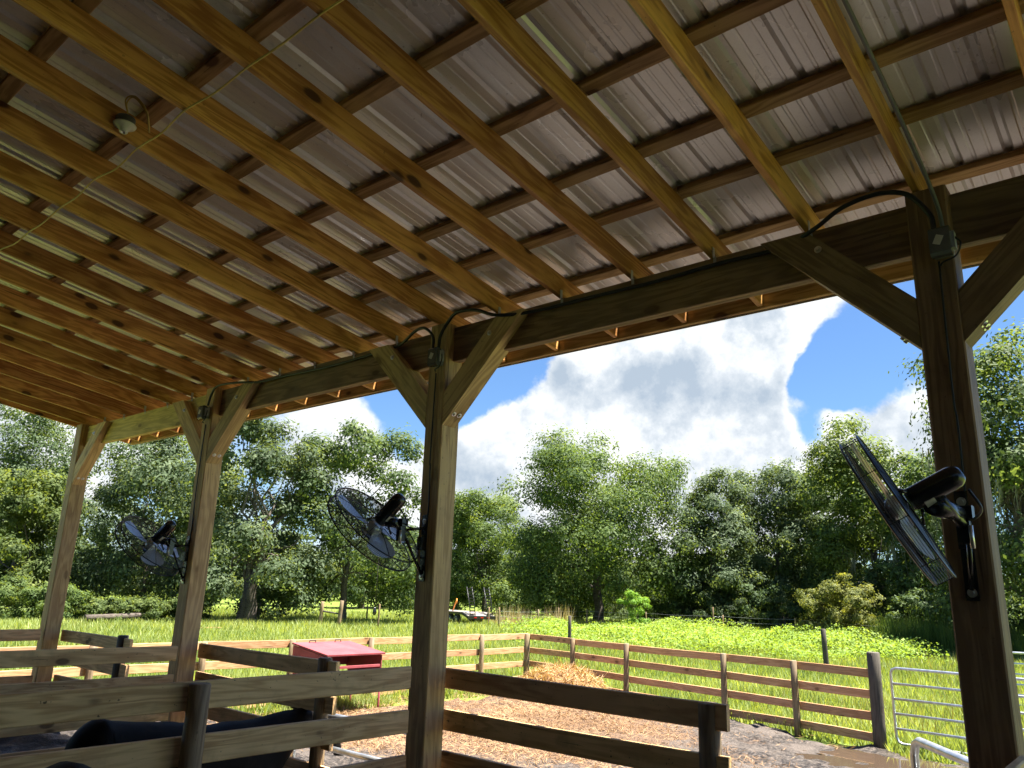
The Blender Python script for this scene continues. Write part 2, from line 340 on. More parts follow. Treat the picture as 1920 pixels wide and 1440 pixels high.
class MB:
    """collects simple shapes into one mesh"""
    def __init__(s): s.v = []; s.f = []; s.sm = []
    def add(s, V, F, sm=False):
        b = len(s.v); s.v += [tuple(x) for x in V]; s.f += [tuple(i + b for i in f) for f in F]; s.sm += [sm] * len(F)
    def box(s, c, d, m=None, ch=0.0):
        V, F = profile_box(d[0], d[1], d[2], ch if ch else min(d) * 0.08, 1); V = np.array(V)
        if m is not None: V = V @ np.array(m).T
        s.add(V + np.array(c), F)
    def tube(s, pts, r, n=8, cap=True, sm=True):
        V, F = tube_vf(pts, r, n, cap); s.add(V, F, sm)
    def ring(s, R, z, r, seg=48, n=4):
        a = np.linspace(0, 2 * np.pi, seg, endpoint=False); V = []; F = []
        for x in a:
            for k in range(n):
                b = 2 * np.pi * k / n; q = R + r * math.cos(b); V.append((q * math.cos(x), q * math.sin(x), z + r * math.sin(b)))
        for i in range(seg):
            for k in range(n):
                j = (i + 1) % seg; l = (k + 1) % n; F.append((i * n + k, j * n + k, j * n + l, i * n + l))
        s.add(V, F, True)
    def lathe(s, prof, seg=24, m=None, o=(0, 0, 0)):
        V = []; F = []; n = len(prof)
        for i in range(seg):
            a = 2 * np.pi * i / seg
            for r, z in prof: V.append((r * math.cos(a), r * math.sin(a), z))
        for i in range(seg):
            j = (i + 1) % seg
            for k in range(n - 1): F.append((i * n + k, j * n + k, j * n + k + 1, i * n + k + 1))
        V = np.array(V)
        if m is not None: V = V @ np.array(m).T
        s.add(V + np.array(o), F, True)
    def build(s, name, mt, parent=None, mtx=None, kind=None):
        me = mesh_np(name, s.v, s.f); me.polygons.foreach_set('use_smooth', np.array(s.sm, bool))
        return link(name, me, parent, mtx, mt, kind)

def profile_box(L, w, h, ch=0.004, seg=1, bow=(0, 0)):
    """box along X centred on the origin with chamfered long edges"""
    a, b = w / 2, h / 2; c = min(ch, a * 0.45, b * 0.45)
    P = [(a - c, -b), (a, -b + c), (a, b - c), (a - c, b), (-a + c, b), (-a, b - c), (-a, -b + c), (-a + c, -b)]
    V = []; F = []
    for i in range(seg + 1):
        s = i / seg; q = 4 * s * (1 - s)
        for y, z in P: V.append((-L / 2 + L * s, y + bow[0] * q, z + bow[1] * q))
    for i in range(seg):
        for k in range(8):
            j = (k + 1) % 8; F.append((i * 8 + k, (i + 1) * 8 + k, (i + 1) * 8 + j, i * 8 + j)[::-1])
    F.append(tuple(range(8))[::-1]); F.append(tuple(seg * 8 + k for k in range(8)))
    return V, F
def tube_vf(pts, r, n=8, cap=True):
    P = np.array(pts, float); m = len(P); rr = np.full(m, r) if np.isscalar(r) else np.array(r)
    T = np.gradient(P, axis=0); T /= np.linalg.norm(T, axis=1)[:, None] + 1e-9
    up = np.array([0, 0, 1.0]) if abs(T[0][2]) < 0.9 else np.array([1.0, 0, 0])
    N = np.cross(T[0], up); N /= np.linalg.norm(N); V = []; F = []
    for i in range(m):
        N = N - T[i] * (N @ T[i]); N /= np.linalg.norm(N) + 1e-9; B = np.cross(T[i], N)
        for k in range(n):
            a = 2 * np.pi * k / n; V.append(P[i] + rr[i] * (math.cos(a) * N + math.sin(a) * B))
    for i in range(m - 1):
        for k in range(n):
            j = (k + 1) % n; F.append((i * n + k, i * n + j, (i + 1) * n + j, (i + 1) * n + k))
    if cap: F.append(tuple(range(n))[::-1]); F.append(tuple((m - 1) * n + k for k in range(n)))
    return V, F
def spline(pts, k=6):
    P = np.array(pts, float); Q = np.vstack([2 * P[0] - P[1], P, 2 * P[-1] - P[-2]]); out = []
    for i in range(len(P) - 1):
        a, b, c, d = Q[i:i + 4]
        for t in np.linspace(0, 1, k, endpoint=False):
            out.append(0.5 * (2 * b + (c - a) * t + (2 * a - 5 * b + 4 * c - d) * t * t + (3 * b - a - 3 * c + d) * t ** 3))
    out.append(P[-1]); return np.array(out)

def frame(p0, p1, up=(0, 0, 1)):
    """world matrix with X from p0 to p1, Z as near up as it can, origin at the middle"""
    p0, p1 = Vector(p0), Vector(p1); x = (p1 - p0).normalized(); z = Vector(up); z = (z - x * z.dot(x)).normalized(); y = z.cross(x)
    c = (p0 + p1) / 2
    return Matrix(((x.x, y.x, z.x, c.x), (x.y, y.y, z.y, c.y), (x.z, y.z, z.z, c.z), (0, 0, 0, 1)))
def board(name, p0, p1, w, h, mt, parent=None, up=(0, 0, 1), ch=0.005, bow=0.0, kind=None):
    """w: thickness across (local Y), h: height (local Z)"""
    L = (Vector(p1) - Vector(p0)).length; seg = max(1, int(L / 0.6)) if bow else 1
    V, F = profile_box(L, w, h, ch, seg, (random.uniform(-bow, bow), random.uniform(-bow, bow)))
    return link(name, mesh_np(name, V, F), parent, frame(p0, p1, up), mt, kind)
def log_post(name, base, top, r, mt, parent=None, n=14, taper=0.94):
    L = (Vector(top) - Vector(base)).length
    xs = [-L / 2, -L * 0.2, L * 0.2, L / 2 - r * 0.12, L / 2]; rs = [r, r * 0.985, r * 0.965, r * taper, r * (taper - 0.12)]
    V = []; F = []
    for x, q in zip(xs, rs):
        for k in range(n):
            a = 2 * math.pi * k / n; e = q * (1 + 0.035 * math.sin(3 * a + L * 9)); V.append((x, e * math.cos(a), e * math.sin(a)))
    for i in range(len(xs) - 1):
        for k in range(n):
            j = (k + 1) % n; F.append((i * n + k, (i + 1) * n + k, (i + 1) * n + j, i * n + j)[::-1])
    F.append(tuple(range(n))[::-1]); F.append(tuple((len(xs) - 1) * n + k for k in range(n)))
    me = mesh_np(name, V, F); me.polygons.foreach_set('use_smooth', np.array([len(f) == 4 for f in F], bool))
    return link(name, me, parent, frame(base, top, (0.3, 1, 0)), mt)

def leaves(name, C, N, S, tint, mt, parent=None, mtx=None, kind=None, aspect=0.45):
    """one small diamond per leaf: centres, normals, sizes, tint 0..1"""
    n = len(C); rnd = RNG.normal(size=(n, 3)); N = N / (np.linalg.norm(N, axis=1)[:, None] + 1e-9)
    T = np.cross(N, rnd); T /= np.linalg.norm(T, axis=1)[:, None] + 1e-9; B = np.cross(N, T); S = S[:, None]
    V = np.empty((n, 4, 3)); V[:, 0] = C - T * S; V[:, 1] = C + B * S * aspect; V[:, 2] = C + T * S; V[:, 3] = C - B * S * aspect
    me = mesh_np(name, V.reshape(-1, 3), np.arange(4 * n).reshape(n, 4))
    at = me.attributes.new('tint', 'FLOAT', 'FACE'); at.data.foreach_set('value', np.clip(tint, 0, 1).astype(np.float32))
    return link(name, me, parent, mtx, mt, kind)
def blades(name, P, H, Wd, lean, tint, mt, parent=None, kind=None, tri=True):
    n = len(P); a = RNG.uniform(0, 2 * np.pi, n); D = np.stack([np.cos(a), np.sin(a), np.zeros(n)], 1)
    b = RNG.uniform(0, 2 * np.pi, n); Ld = np.stack([np.cos(b) * lean, np.sin(b) * lean, np.ones(n)], 1)
    V = np.empty((n, 3, 3)); V[:, 0] = P - D * Wd[:, None]; V[:, 1] = P + D * Wd[:, None]; V[:, 2] = P + Ld * H[:, None]
    me = mesh_np(name, V.reshape(-1, 3), np.arange(3 * n).reshape(n, 3))
    at = me.attributes.new('tint', 'FLOAT', 'FACE'); at.data.foreach_set('value', np.clip(tint, 0, 1).astype(np.float32))
    return link(name, me, parent, None, mt, kind)

# value noise used for layout
def vnoise(x, y, s, seed=0):
    r = np.random.default_rng(seed); G = r.random((64, 64)); x = np.asarray(x) / s; y = np.asarray(y) / s
    xi = np.floor(x).astype(int); yi = np.floor(y).astype(int); fx = x - xi; fy = y - yi; fx = fx * fx * (3 - 2 * fx); fy = fy * fy * (3 - 2 * fy)
    g = lambda i, j: G[i % 64, j % 64]
    return (g(xi, yi) * (1 - fx) + g(xi + 1, yi) * fx) * (1 - fy) + (g(xi, yi + 1) * (1 - fx) + g(xi + 1, yi + 1) * fx) * fy

# ------------------------------------------------------------------ ground
def barn_rise(x, y):
    t = np.clip((8.5 - np.asarray(y, float)) / 4.0, 0, 1); return 0.33 * t * t * (3 - 2 * t)
def ground_sheet():
    ys = np.concatenate([[-900, -300, -100, -40], np.arange(-16, 20, 1.0), [24, 30, 40, 60, 90, 140, 250, 500, 1200]])
    xs = np.concatenate([[-1200, -500, -250, -140, -90, -60, -45], np.arange(-34, 14, 1.5), [20, 40, 90, 250, 700, 1200]])
    X, Y = np.meshgrid(xs, ys, indexing='ij'); Z = barn_rise(X, Y) - 0.02
    V = np.stack([X, Y, Z], -1).reshape(-1, 3); a, b = X.shape
    F = np.array([(i * b + j, (i + 1) * b + j, (i + 1) * b + j + 1, i * b + j + 1) for i in range(a - 1) for j in range(b - 1)])
    link('ground', mesh_np('ground', V, F, True), None, None, M['ground'], 'structure')
ground_sheet()
FENCE_Y = lambda x: 16.73 + (x + 13.61) * -0.2423       # the long fence, from the far corner to the gate post
def yard_sheet():
    # muddy yard: fine lumps; it ends at the fences with a ragged edge
    xs = np.arange(-14.5, 6.01, 0.065); ys = np.arange(-4.4, 16.4, 0.065); X, Y = np.meshgrid(xs, ys, indexing='ij')
    lump = (vnoise(X, Y, 0.9, 1) - 0.5) * 0.07 + (vnoise(X, Y, 0.31, 2) - 0.5) * 0.10 + (vnoise(X, Y, 0.15, 3) - 0.5) * 0.07
    edge = np.minimum.reduce([(FENCE_Y(X) - 0.25 - Y), (X + 12.3) + 2.2 * np.clip((7.5 - Y) / 5, 0, 1) * 2])
    edge = edge + (vnoise(X, Y, 0.7, 5) - 0.5) * 1.0
    Z = barn_rise(X, Y) + 0.055 + lump * 0.8 - np.clip(-edge, 0, 0.4) * 0.5
    # low wet corner by the gate post
    dip = np.exp(-(((X + 3.4) / 1.6) ** 2 + ((Y - 13.4) / 0.9) ** 2)); Z = Z * (1 - dip * 0.75) - 0.03 * dip
    V = np.stack([X, Y, Z], -1).reshape(-1, 3); a, b = X.shape
    I = np.arange(a * b).reshape(a, b); F = np.stack([I[:-1, :-1], I[1:, :-1], I[1:, 1:], I[:-1, 1:]], -1).reshape(-1, 4)
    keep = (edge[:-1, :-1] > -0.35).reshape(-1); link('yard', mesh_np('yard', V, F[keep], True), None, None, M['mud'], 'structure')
yard_sheet()
def puddle():
    n = 60; V = [(-3.3, 13.3, 0.012)]; F = []
    for i in range(n):
        a = 2 * math.pi * i / n; q = 1 + 0.22 * math.sin(3 * a + 1) + 0.12 * math.sin(7 * a) + 0.06 * math.sin(13 * a)
        V.append((-3.3 + 2.3 * q * math.cos(a), 13.3 + 0.95 * q * math.sin(a), 0.012))
    for i in range(n): F.append((0, 1 + i, 1 + (i + 1) % n))
    link('puddle', mesh_np('puddle', V, F), None, None, M['water'], 'structure')
puddle()

# ------------------------------------------------------------------ the barn
D = 4.15; PW = 0.195; SL = 0.147
barn = empty('pole_barn', 'open pole barn of timber posts and braces under a ribbed metal roof', 'barn', (-4.4, 4.25, 0.3))
rz = lambda y: 4.43 - SL * (y - 4.23)           # rafter underside
RH = 0.165; X0, X1 = -12.02, 3.4; YE = 5.05; YB = -5.0
# posts
PX = [-0.757, -4.407, -8.072, -11.73]
for i, x in enumerate(PX):
    board('post', (x, D + PW / 2, 0.1), (x, D + PW / 2, 4.425), PW, PW, M['post' if i else 'shaded_post'], barn, up=(0, -1, 0), ch=0.008)
# beams: two planks side by side, jointed over the posts
joints = [3.3, PX[0], PX[1], PX[2], PX[3] - 0.05]
for k in range(4):
    a, b = joints[k], joints[k + 1]
    for y, dz in ((4.256, 0.0), (4.300, 0.006)):
        board('beam', (a - 0.003, y, 4.256 + dz), (b + 0.003, y, 4.256 + dz), 0.041, 0.292, M['newbeam'] if k == 3 else M['beam'], barn, bow=0.004)
# braces
def brace(x, s):
    """timber brace from the post up to the beam, s=+1 to the right"""
    xa = x + s * (PW / 2)
    pts = [(xa, 3.565), (xa, 3.835), (xa + s * 0.535, 4.37), (xa + s * 0.805, 4.37)]
    y0, y1 = D + 0.003, D + 0.150; V = [(p[0], y, p[1]) for y in (y0, y1) for p in pts]
    F = [(0, 1, 2, 3), (7, 6, 5, 4), (0, 4, 5, 1), (1, 5, 6, 2), (2, 6, 7, 3), (3, 7, 4, 0)]
    if s < 0: F = [f[::-1] for f in F]
    ctr = Vector((xa + s * 0.4, D + 0.08, 3.97)); c, q = math.cos(R_(45)), math.sin(R_(45)) * s
    mtx = frame(ctr - Vector((c, 0, q)), ctr + Vector((c, 0, q)), (0, -1, 0)); inv = mtx.inverted()
    me = mesh_np('brace', [inv @ Vector(v) for v in V], F)
    o = link('brace', me, barn, mtx, M['post' if x < -1 else 'shaded_post'])
    for dy in (0.045, 0.105):        # lag bolts through the sloping underside
        p = Vector((xa + s * 0.085, D + dy, 3.565 + 0.085)); nrm = Vector((s * 0.7071, 0, -0.7071))
        bolt(o, p, nrm)
    bolt(o, Vector((xa + s * 0.47, D + 0.003, 4.24)), Vector((0, -1, 0)))
def bolt(parent, p, n):
    z = n.normalized(); x = z.orthogonal().normalized(); y = z.cross(x)
    mtx = Matrix(((x.x, y.x, z.x, p.x), (x.y, y.y, z.y, p.y), (x.z, y.z, z.z, p.z), (0, 0, 0, 1)))
    if 'bolt' not in MESH:
        b = MB(); b.lathe([(0.0, 0.004), (0.021, 0.003), (0.021, 0.0)], 14); b.lathe([(0, 0.017), (0.010, 0.017), (0.012, 0.012), (0.012, 0.003)], 6)
        me = mesh_np('bolt', b.v, b.f); me.materials.append(M['zinc']); MESH['bolt'] = me
    link('bolt', MESH['bolt'], parent, mtx)
MESH = {}
for i, x in enumerate(PX):
    brace(x, 1)
    if i < 3: brace(x, -1)
# rafters
rx = [-0.805 - 0.605 * k for k in range(-6, 19)]
rx = [x for x in rx if X0 + 0.1 < x < X1] + [X0]
for x in rx:
    j = random.uniform(-0.008, 0.008)
    board('rafter', (x + j, YB, rz(YB) + RH / 2), (x - j, YE - 0.042, rz(YE - 0.042) + RH / 2), 0.040, RH, M['rafter'], barn, ch=0.004, bow=0.006)
# fascia at the eave and metal drip trim under it
board('fascia', (X0 - 0.02, YE - 0.02, rz(YE) + RH / 2 - 0.003), (X1, YE - 0.02, rz(YE) + RH / 2 - 0.003), 0.038, RH + 0.004, M['purlin'], barn)
board('drip_edge', (X0 - 0.03, YE + 0.008, rz(YE) + RH / 2 + 0.0), (X1, YE + 0.008, rz(YE) + RH / 2 + 0.0), 0.006, RH + 0.03, M['trim'], barn)
# purlins laid flat over the rafters, joints staggered
PY = [4.955, 4.40, 3.82, 3.375, 2.80, 2.22, 1.62, 1.01, 0.41, -0.19, -0.79, -1.39, -1.99, -2.6, -3.2, -3.8, -4.4]
for k, y in enumerate(PY):
    cut = [X0 - 0.02, -7.4 + (k % 3) * 1.21, -2.0 + (k % 2) * 1.21, X1]
    for a, b in zip(cut[:-1], cut[1:]):
        dy = random.uniform(-0.006, 0.006)
        board('purlin', (a + 0.002, y + dy, rz(y) + RH + 0.021), (b - 0.002, y - dy, rz(y) + RH + 0.021), 0.089, 0.038, M['purlin'], barn, up=(0, SL, 1), bow=0.003)
# roofing sheets with real ribs
def sheet_mesh(w, L):
    xs = [(0, 0)]; 
    def rib(c): return [(c - 0.026, 0), (c - 0.011, 0.019), (c + 0.011, 0.019), (c + 0.026, 0)]
    def minor(c): return [(c - 0.012, 0), (c - 0.006, 0.0032), (c + 0.006, 0.0032), (c + 0.012, 0)]
    p = 0.2286
    for k in range(4):
        c = p * (k + 0.5); xs += minor(c - 0.076 + 0.0) if False else []
        xs += rib(p * k + 0.04) + minor(p * k + 0.04 + 0.076) + minor(p * k + 0.04 + 0.152)
    xs.append((w, 0)); nx = len(xs); V = []; F = []
    seg = 10
    for i in range(seg + 1):
        y = L * i / seg
        for x, z in xs: V.append((x, y, z))
    for i in range(seg):
        for k in range(nx - 1): F.append((i * nx + k, i * nx + k + 1, (i + 1) * nx + k + 1, (i + 1) * nx + k))
    return mesh_np('roof_sheet', V, F)
sm_ = sheet_mesh(0.93, YE + 0.06 - YB); sm_.materials.append(M['roof'])
nsh = int((X1 - X0 + 0.1) / 0.9144) + 1
ay = Vector((0, 1, -SL)).normalized(); az = Vector((0, SL, 1)).normalized()
for k in range(nsh):
    x = X0 - 0.06 + 0.9144 * k; y = YB; z = rz(YB) + RH + 0.0415 + (k % 2) * 0.0015
    mtx = Matrix(((1, 0, 0, x), (0, ay.y, az.y, y), (0, ay.z, az.z, z), (0, 0, 0, 1)))
    link('roof_sheet', sm_, barn, mtx)
# back slope and an added rear light blocker behind the viewpoint
yr = YB - 5.2; zr = rz(YB) + RH + 0.05
for k in range(nsh):
    x = X0 - 0.06 + 0.9144 * k
    mtx = Matrix(((-1, 0, 0, x + 0.93), (0, -ay.y, -az.y, YB - 0.02), (0, ay.z, az.z, zr), (0, 0, 0, 1)))
    link('roof_sheet', sm_, barn, mtx)
board('rear_light_blocker', (X0, -3.2, 2.75), (X1, -3.2, 2.75), 0.05, 5.0, M['darklog'], barn)  # unseen dark wall, added to keep light off the inner post faces
board('end_light_blocker', (X1 - 0.1, -3.2, 2.45), (X1 - 0.1, 2.3, 2.45), 0.05, 4.3, M['darklog'], barn)  # unseen partial wall, added to block sky light from the right end
# metal ties where rafters sit on the beam
tb = MB(); tb.box((0, 0, 0.015), (0.003, 0.026, 0.075)); tb.box((0.004, 0.004, -0.03), (0.02, 0.003, 0.04))
tme = mesh_np('rafter_tie', tb.v, tb.f); tme.materials.append(M['trim'])
for x in rx:
    if x > 1.5: continue
    link('rafter_tie', tme, barn, Matrix.Translation((x + 0.0225, 4.224, 4.415)))

# ------------------------------------------------------------------ stall rails and gates
def rails(name, label, posts, y_or_x, axis, a, b, zs, group=None, th=0.038, h=0.143, mt='stall', zj=0.0):
    c = ((a + b) / 2, y_or_x) if axis == 'X' else (y_or_x, (a + b) / 2)
    r = empty(name, label, 'rail fence', (c[0], c[1], 0.3), group=group)
    for z in zs:
        e = random.uniform(-0.008, 0.008)
        if axis == 'X': board('rail', (a, y_or_x, z + e), (b, y_or_x, z - e + zj), th, h, M[mt], r, bow=0.006)
        else: board('rail', (y_or_x, a, z + e), (y_or_x, b, z - e + zj), th, h, M[mt], r, bow=0.006)
    for (px, py, top, rad, m2) in posts:
        log_post('post', (px, py, 0.1), (px + random.uniform(-.01, .01), py, top), rad, M[m2], r)
    return r
ZX = [1.660, 1.378, 1.095, 0.81]
rails('rail_fence', 'dark rails running right from the tall middle post to a short round post', [(-2.225, 4.42, 1.72, 0.068, 'log')], D + PW + 0.055, 'X', PX[1] + PW / 2 - 0.05, -2.10, ZX, 'short rail fences between the barn posts')
rails('rail_fence', 'short rails ending at a round post just left of the red feeder', [(-5.86, 4.40, 1.70, 0.066, 'log')], D + PW + 0.055, 'X', PX[2] + PW / 2 - 0.05, -5.68, [1.61, 1.33, 1.05, 0.77], 'short rail fences between the barn posts')
rails('rail_fence', 'short rails beside the leftmost barn post ending at a dark round post', [(-9.86, 4.40, 1.66, 0.066, 'darklog')], D + PW + 0.055, 'X', PX[3] + PW / 2 - 0.05, -9.62, [1.555, 1.275, 0.99, 0.71], 'short rail fences between the barn posts')
rails('stall_divider', 'nearest stall divider of pale boards with a split round post on its near side', [(-4.27, 2.37, 1.76, 0.062, 'log')], -4.36, 'Y', 4.02, -2.2, [1.683, 1.395, 1.10, 0.80], 'stall dividers inside the barn', h=0.152)
rails('stall_divider', 'stall divider of boards behind the black cow, fixed to the second post', [], -7.98, 'Y', 4.12, -2.2, [1.605, 1.318, 1.03, 0.75], 'stall dividers inside the barn')
rails('stall_divider', 'farthest stall divider of boards at the left end post', [], -11.68, 'Y', 4.12, -2.2, [1.565, 1.275, 0.99, 0.70], 'stall dividers inside the barn')
rails('stall_divider', 'sunlit board end beside the foot of the big dark post', [], -0.636, 'Y', 4.14, -0.6, [1.63, 1.345, 1.06], 'stall dividers inside the barn')

def tube_gate(name, label, p0, p1, z0, z1, nrail, r, group, corner=True):
    p0, p1 = Vector((*p0, 0)), Vector((*p1, 0)); d = (p1 - p0); L = d.length; d.normalize()
    g = empty(name, label, 'gate', (p0.x, p0.y, 0.1), group=group)
    at = lambda s, z: (p0.x + d.x * s, p0.y + d.y * s, z)
    c = 0.09; fr = []
    for s, z, s1, z1_ in ((0, z0, 0, z1),): pass
    pts = [at(0, z0 + c), at(0, (z0 + z1) / 2), at(0, z1 - c), at(c * .3, z1 - c * .3), at(c, z1), at(L / 2, z1), at(L - c, z1), at(L - c * .3, z1 - c * .3), at(L, z1 - c), at(L, (z0 + z1) / 2), at(L, z0 + c), at(L - c * .3, z0 + c * .3), at(L - c, z0), at(L / 2, z0), at(c, z0), at(c * .3, z0 + c * .3), at(0, z0 + c)]
    b = MB(); b.tube(pts, r, 10, False); b.build('gate_frame', M['steel'], g)
    for k in range(1, nrail - 1):
        z = z1 - (z1 - z0) * (k / (nrail - 1)) ** 0.97
        b = MB(); b.tube([at(r, z), at(L - r, z)], r * 0.92, 10); b.build('gate_rail', M['steel'], g)
    return g
tube_gate('tube_gate', 'galvanised tube gate closed against the big dark fence post', (-4.05, 14.72), (-0.45, 14.35), 0.1, 1.28, 6, 0.024, 'tube gates')
tube_gate('tube_gate', 'galvanised tube gate standing far out in the grass beyond the big post', (-4.15, 22.6), (0.4, 23.2), 0.12, 1.30, 6, 0.026, 'tube gates')
tube_gate('tube_gate', 'open galvanised gate with its top corner near the foot of the big post', (-1.39, 5.38), (-0.72, 4.45), 0.42, 1.535, 5, 0.0245, 'tube gates')
tube_gate('tube_gate', 'galvanised gate behind the black cow beside the round post', (-6.52, 4.62), (-4.62, 4.62), 0.42, 1.19, 4, 0.026, 'tube gates')

# ------------------------------------------------------------------ paddock fences
pf = empty('paddock_fence', 'four board fence along the left side of the yard, boards sunlit orange', 'fence', (-13.6, 10, 0), group='board fences round the yard')
fy = [16.73, 14.85, 13.1, 11.33, 9.35, 7.5, 5.6, 3.7, 1.8]
for k, y in enumerate(fy[1:]):
    log_post('post', (-13.55 + 0.0, y, -0.1), (-13.55, y, 1.28), 0.062, M['log'], pf)
for k in range(len(fy) - 1):
    for z in (1.205, 0.865, 0.515, 0.15):
        board('board', (-13.635, fy[k] - 0.004, z + random.uniform(-.012, .012)), (-13.635, fy[k + 1] + 0.004, z + random.uniform(-.012, .012)), 0.034, 0.142, M['fence'], pf, bow=0.006)
pf2 = empty('paddock_fence', 'four board fence across the far side of the yard up to the gate post', 'fence', (-9, 15.6, 0), group='board fences round the yard')
fx = [-13.6, -11.79, -9.98, -7.30, -5.72, -4.24]
for k, x in enumerate(fx):
    if k == 5: log_post('gate_post', (x, FENCE_Y(x), -0.1), (x + 0.01, FENCE_Y(x), 1.53), 0.105, M['darklog'], pf2, 18, 0.98)
    else: log_post('post', (x, FENCE_Y(x) - 0.05, -0.1), (x + random.uniform(-.02, .02), FENCE_Y(x) - 0.05, 1.27), 0.064 if k else 0.08, M['log'], pf2)
for k in range(5):
    for z in (1.185, 0.855, 0.515, 0.18):
        xa, xb = fx[k], fx[k + 1]; o_ = 0.022
        board('board', (xa + 0.004, FENCE_Y(xa) + o_, z + random.uniform(-.012, .012)), (xb - 0.004 if k < 4 else xb - 0.07, FENCE_Y(xb) + o_, z + random.uniform(-.012, .012)), 0.034, 0.142, M['fence'], pf2, bow=0.008)

# loose marker posts in the grass
log_o = log_post('marker_post', (-20.17, 27.57, -0.1), (-20.17, 27.57, 1.45), 0.075, M['darklog'])
tag(log_o, 'dark upright pole in the grass behind the far fence corner', 'pole')
log_o = log_post('marker_post', (-9.16, 26.4, -0.1), (-9.2, 26.4, 1.5), 0.085, M['darklog'])
tag(log_o, 'dark upright pole in the vines left of the gate post', 'pole')

# ------------------------------------------------------------------ red feeder
fd = empty('cattle_feeder', 'red steel cattle feeder with a sloping lid and open front', 'feeder', (-12.75, 9.9, 0), group=None)
fx0, fx1, fy0, fy1 = -13.28, -12.2, 9.2, 10.52
def slab(name, pts, th, mt, parent):
    """polygon in 3D given a thickness along its normal"""
    P = [Vector(p) for p in pts]; n = (P[1] - P[0]).cross(P[2] - P[1]).normalized() * th; k = len(P)
    V = [*P, *[p + n for p in P]]; F = [tuple(range(k))[::-1], tuple(range(k, 2 * k))] + [(i, (i + 1) % k, (i + 1) % k + k, i + k) for i in range(k)]
    return link(name, mesh_np(name, [tuple(v) for v in V], F), parent, None, mt)
slab('lid', [(fx0 - .03, fy0 - .03, 1.215), (fx1 + .03, fy0 - .03, 1.065), (fx1 + .03, fy1 + .03, 1.065), (fx0 - .03, fy1 + .03, 1.215)], 0.03, M['redpaint'], fd)
for y in (fy0, fy1 - 0.02):
    slab('side_panel', [(fx0, y, 1.20), (fx1, y, 1.05), (fx1, y, 0.42), (fx1 - 0.25, y, 0.38), (fx0 + 0.1, y, 0.62), (fx0, y, 0.8)][::-1], 0.02, M['redpaint'], fd)
slab('back_panel', [(fx0 + .02, fy0 + .03, 0.8), (fx0 + .02, fy1 - .03, 0.8), (fx0 + .02, fy1 - .03, 1.17), (fx0 + .02, fy0 + .03, 1.17)], 0.02, M['redpaint'], fd)
slab('trough', [(fx0 + 0.1, fy0 + .03, 0.63), (fx1 - 0.05, fy0 + .03, 0.48), (fx1 - 0.05, fy1 - .03, 0.48), (fx0 + 0.1, fy1 - .03, 0.63)], 0.02, M['redpaint'], fd)
slab('front_lip', [(fx1 - .02, fy0 + .03, 0.48), (fx1 - .02, fy1 - .03, 0.48), (fx1 - .02, fy1 - .03, 0.62), (fx1 - .02, fy0 + .03, 0.62)], 0.015, M['redpaint'], fd)
board('head_bar', (fx1 - 0.03, fy0 + .03, 0.86), (fx1 - 0.03, fy1 - .03, 0.86), 0.03, 0.05, M['redpaint'], fd)
for (x, y) in ((fx1 - 0.02, fy1 - .02), (fx1 - 0.02, fy0 + .02), (fx0 + .2, fy0 + .02), (fx0 + .2, fy1 - .02)):
    b = MB(); b.tube([(x, y, 0.62), (x, y, 0.15), (x - 0.01, y, 0.02)], 0.02, 8); b.build('leg', M['redpaint'], fd)
for y in (fy0 + .32, fy0 + .93):
    b = MB(); b.tube([(fx0 + .04, y, 1.22), (fx0 + .04, y, 1.28), (fx0 + .04, y + .14, 1.28), (fx0 + .04, y + .14, 1.22)], 0.011, 6); b.build('handle', M['darklog'], fd)

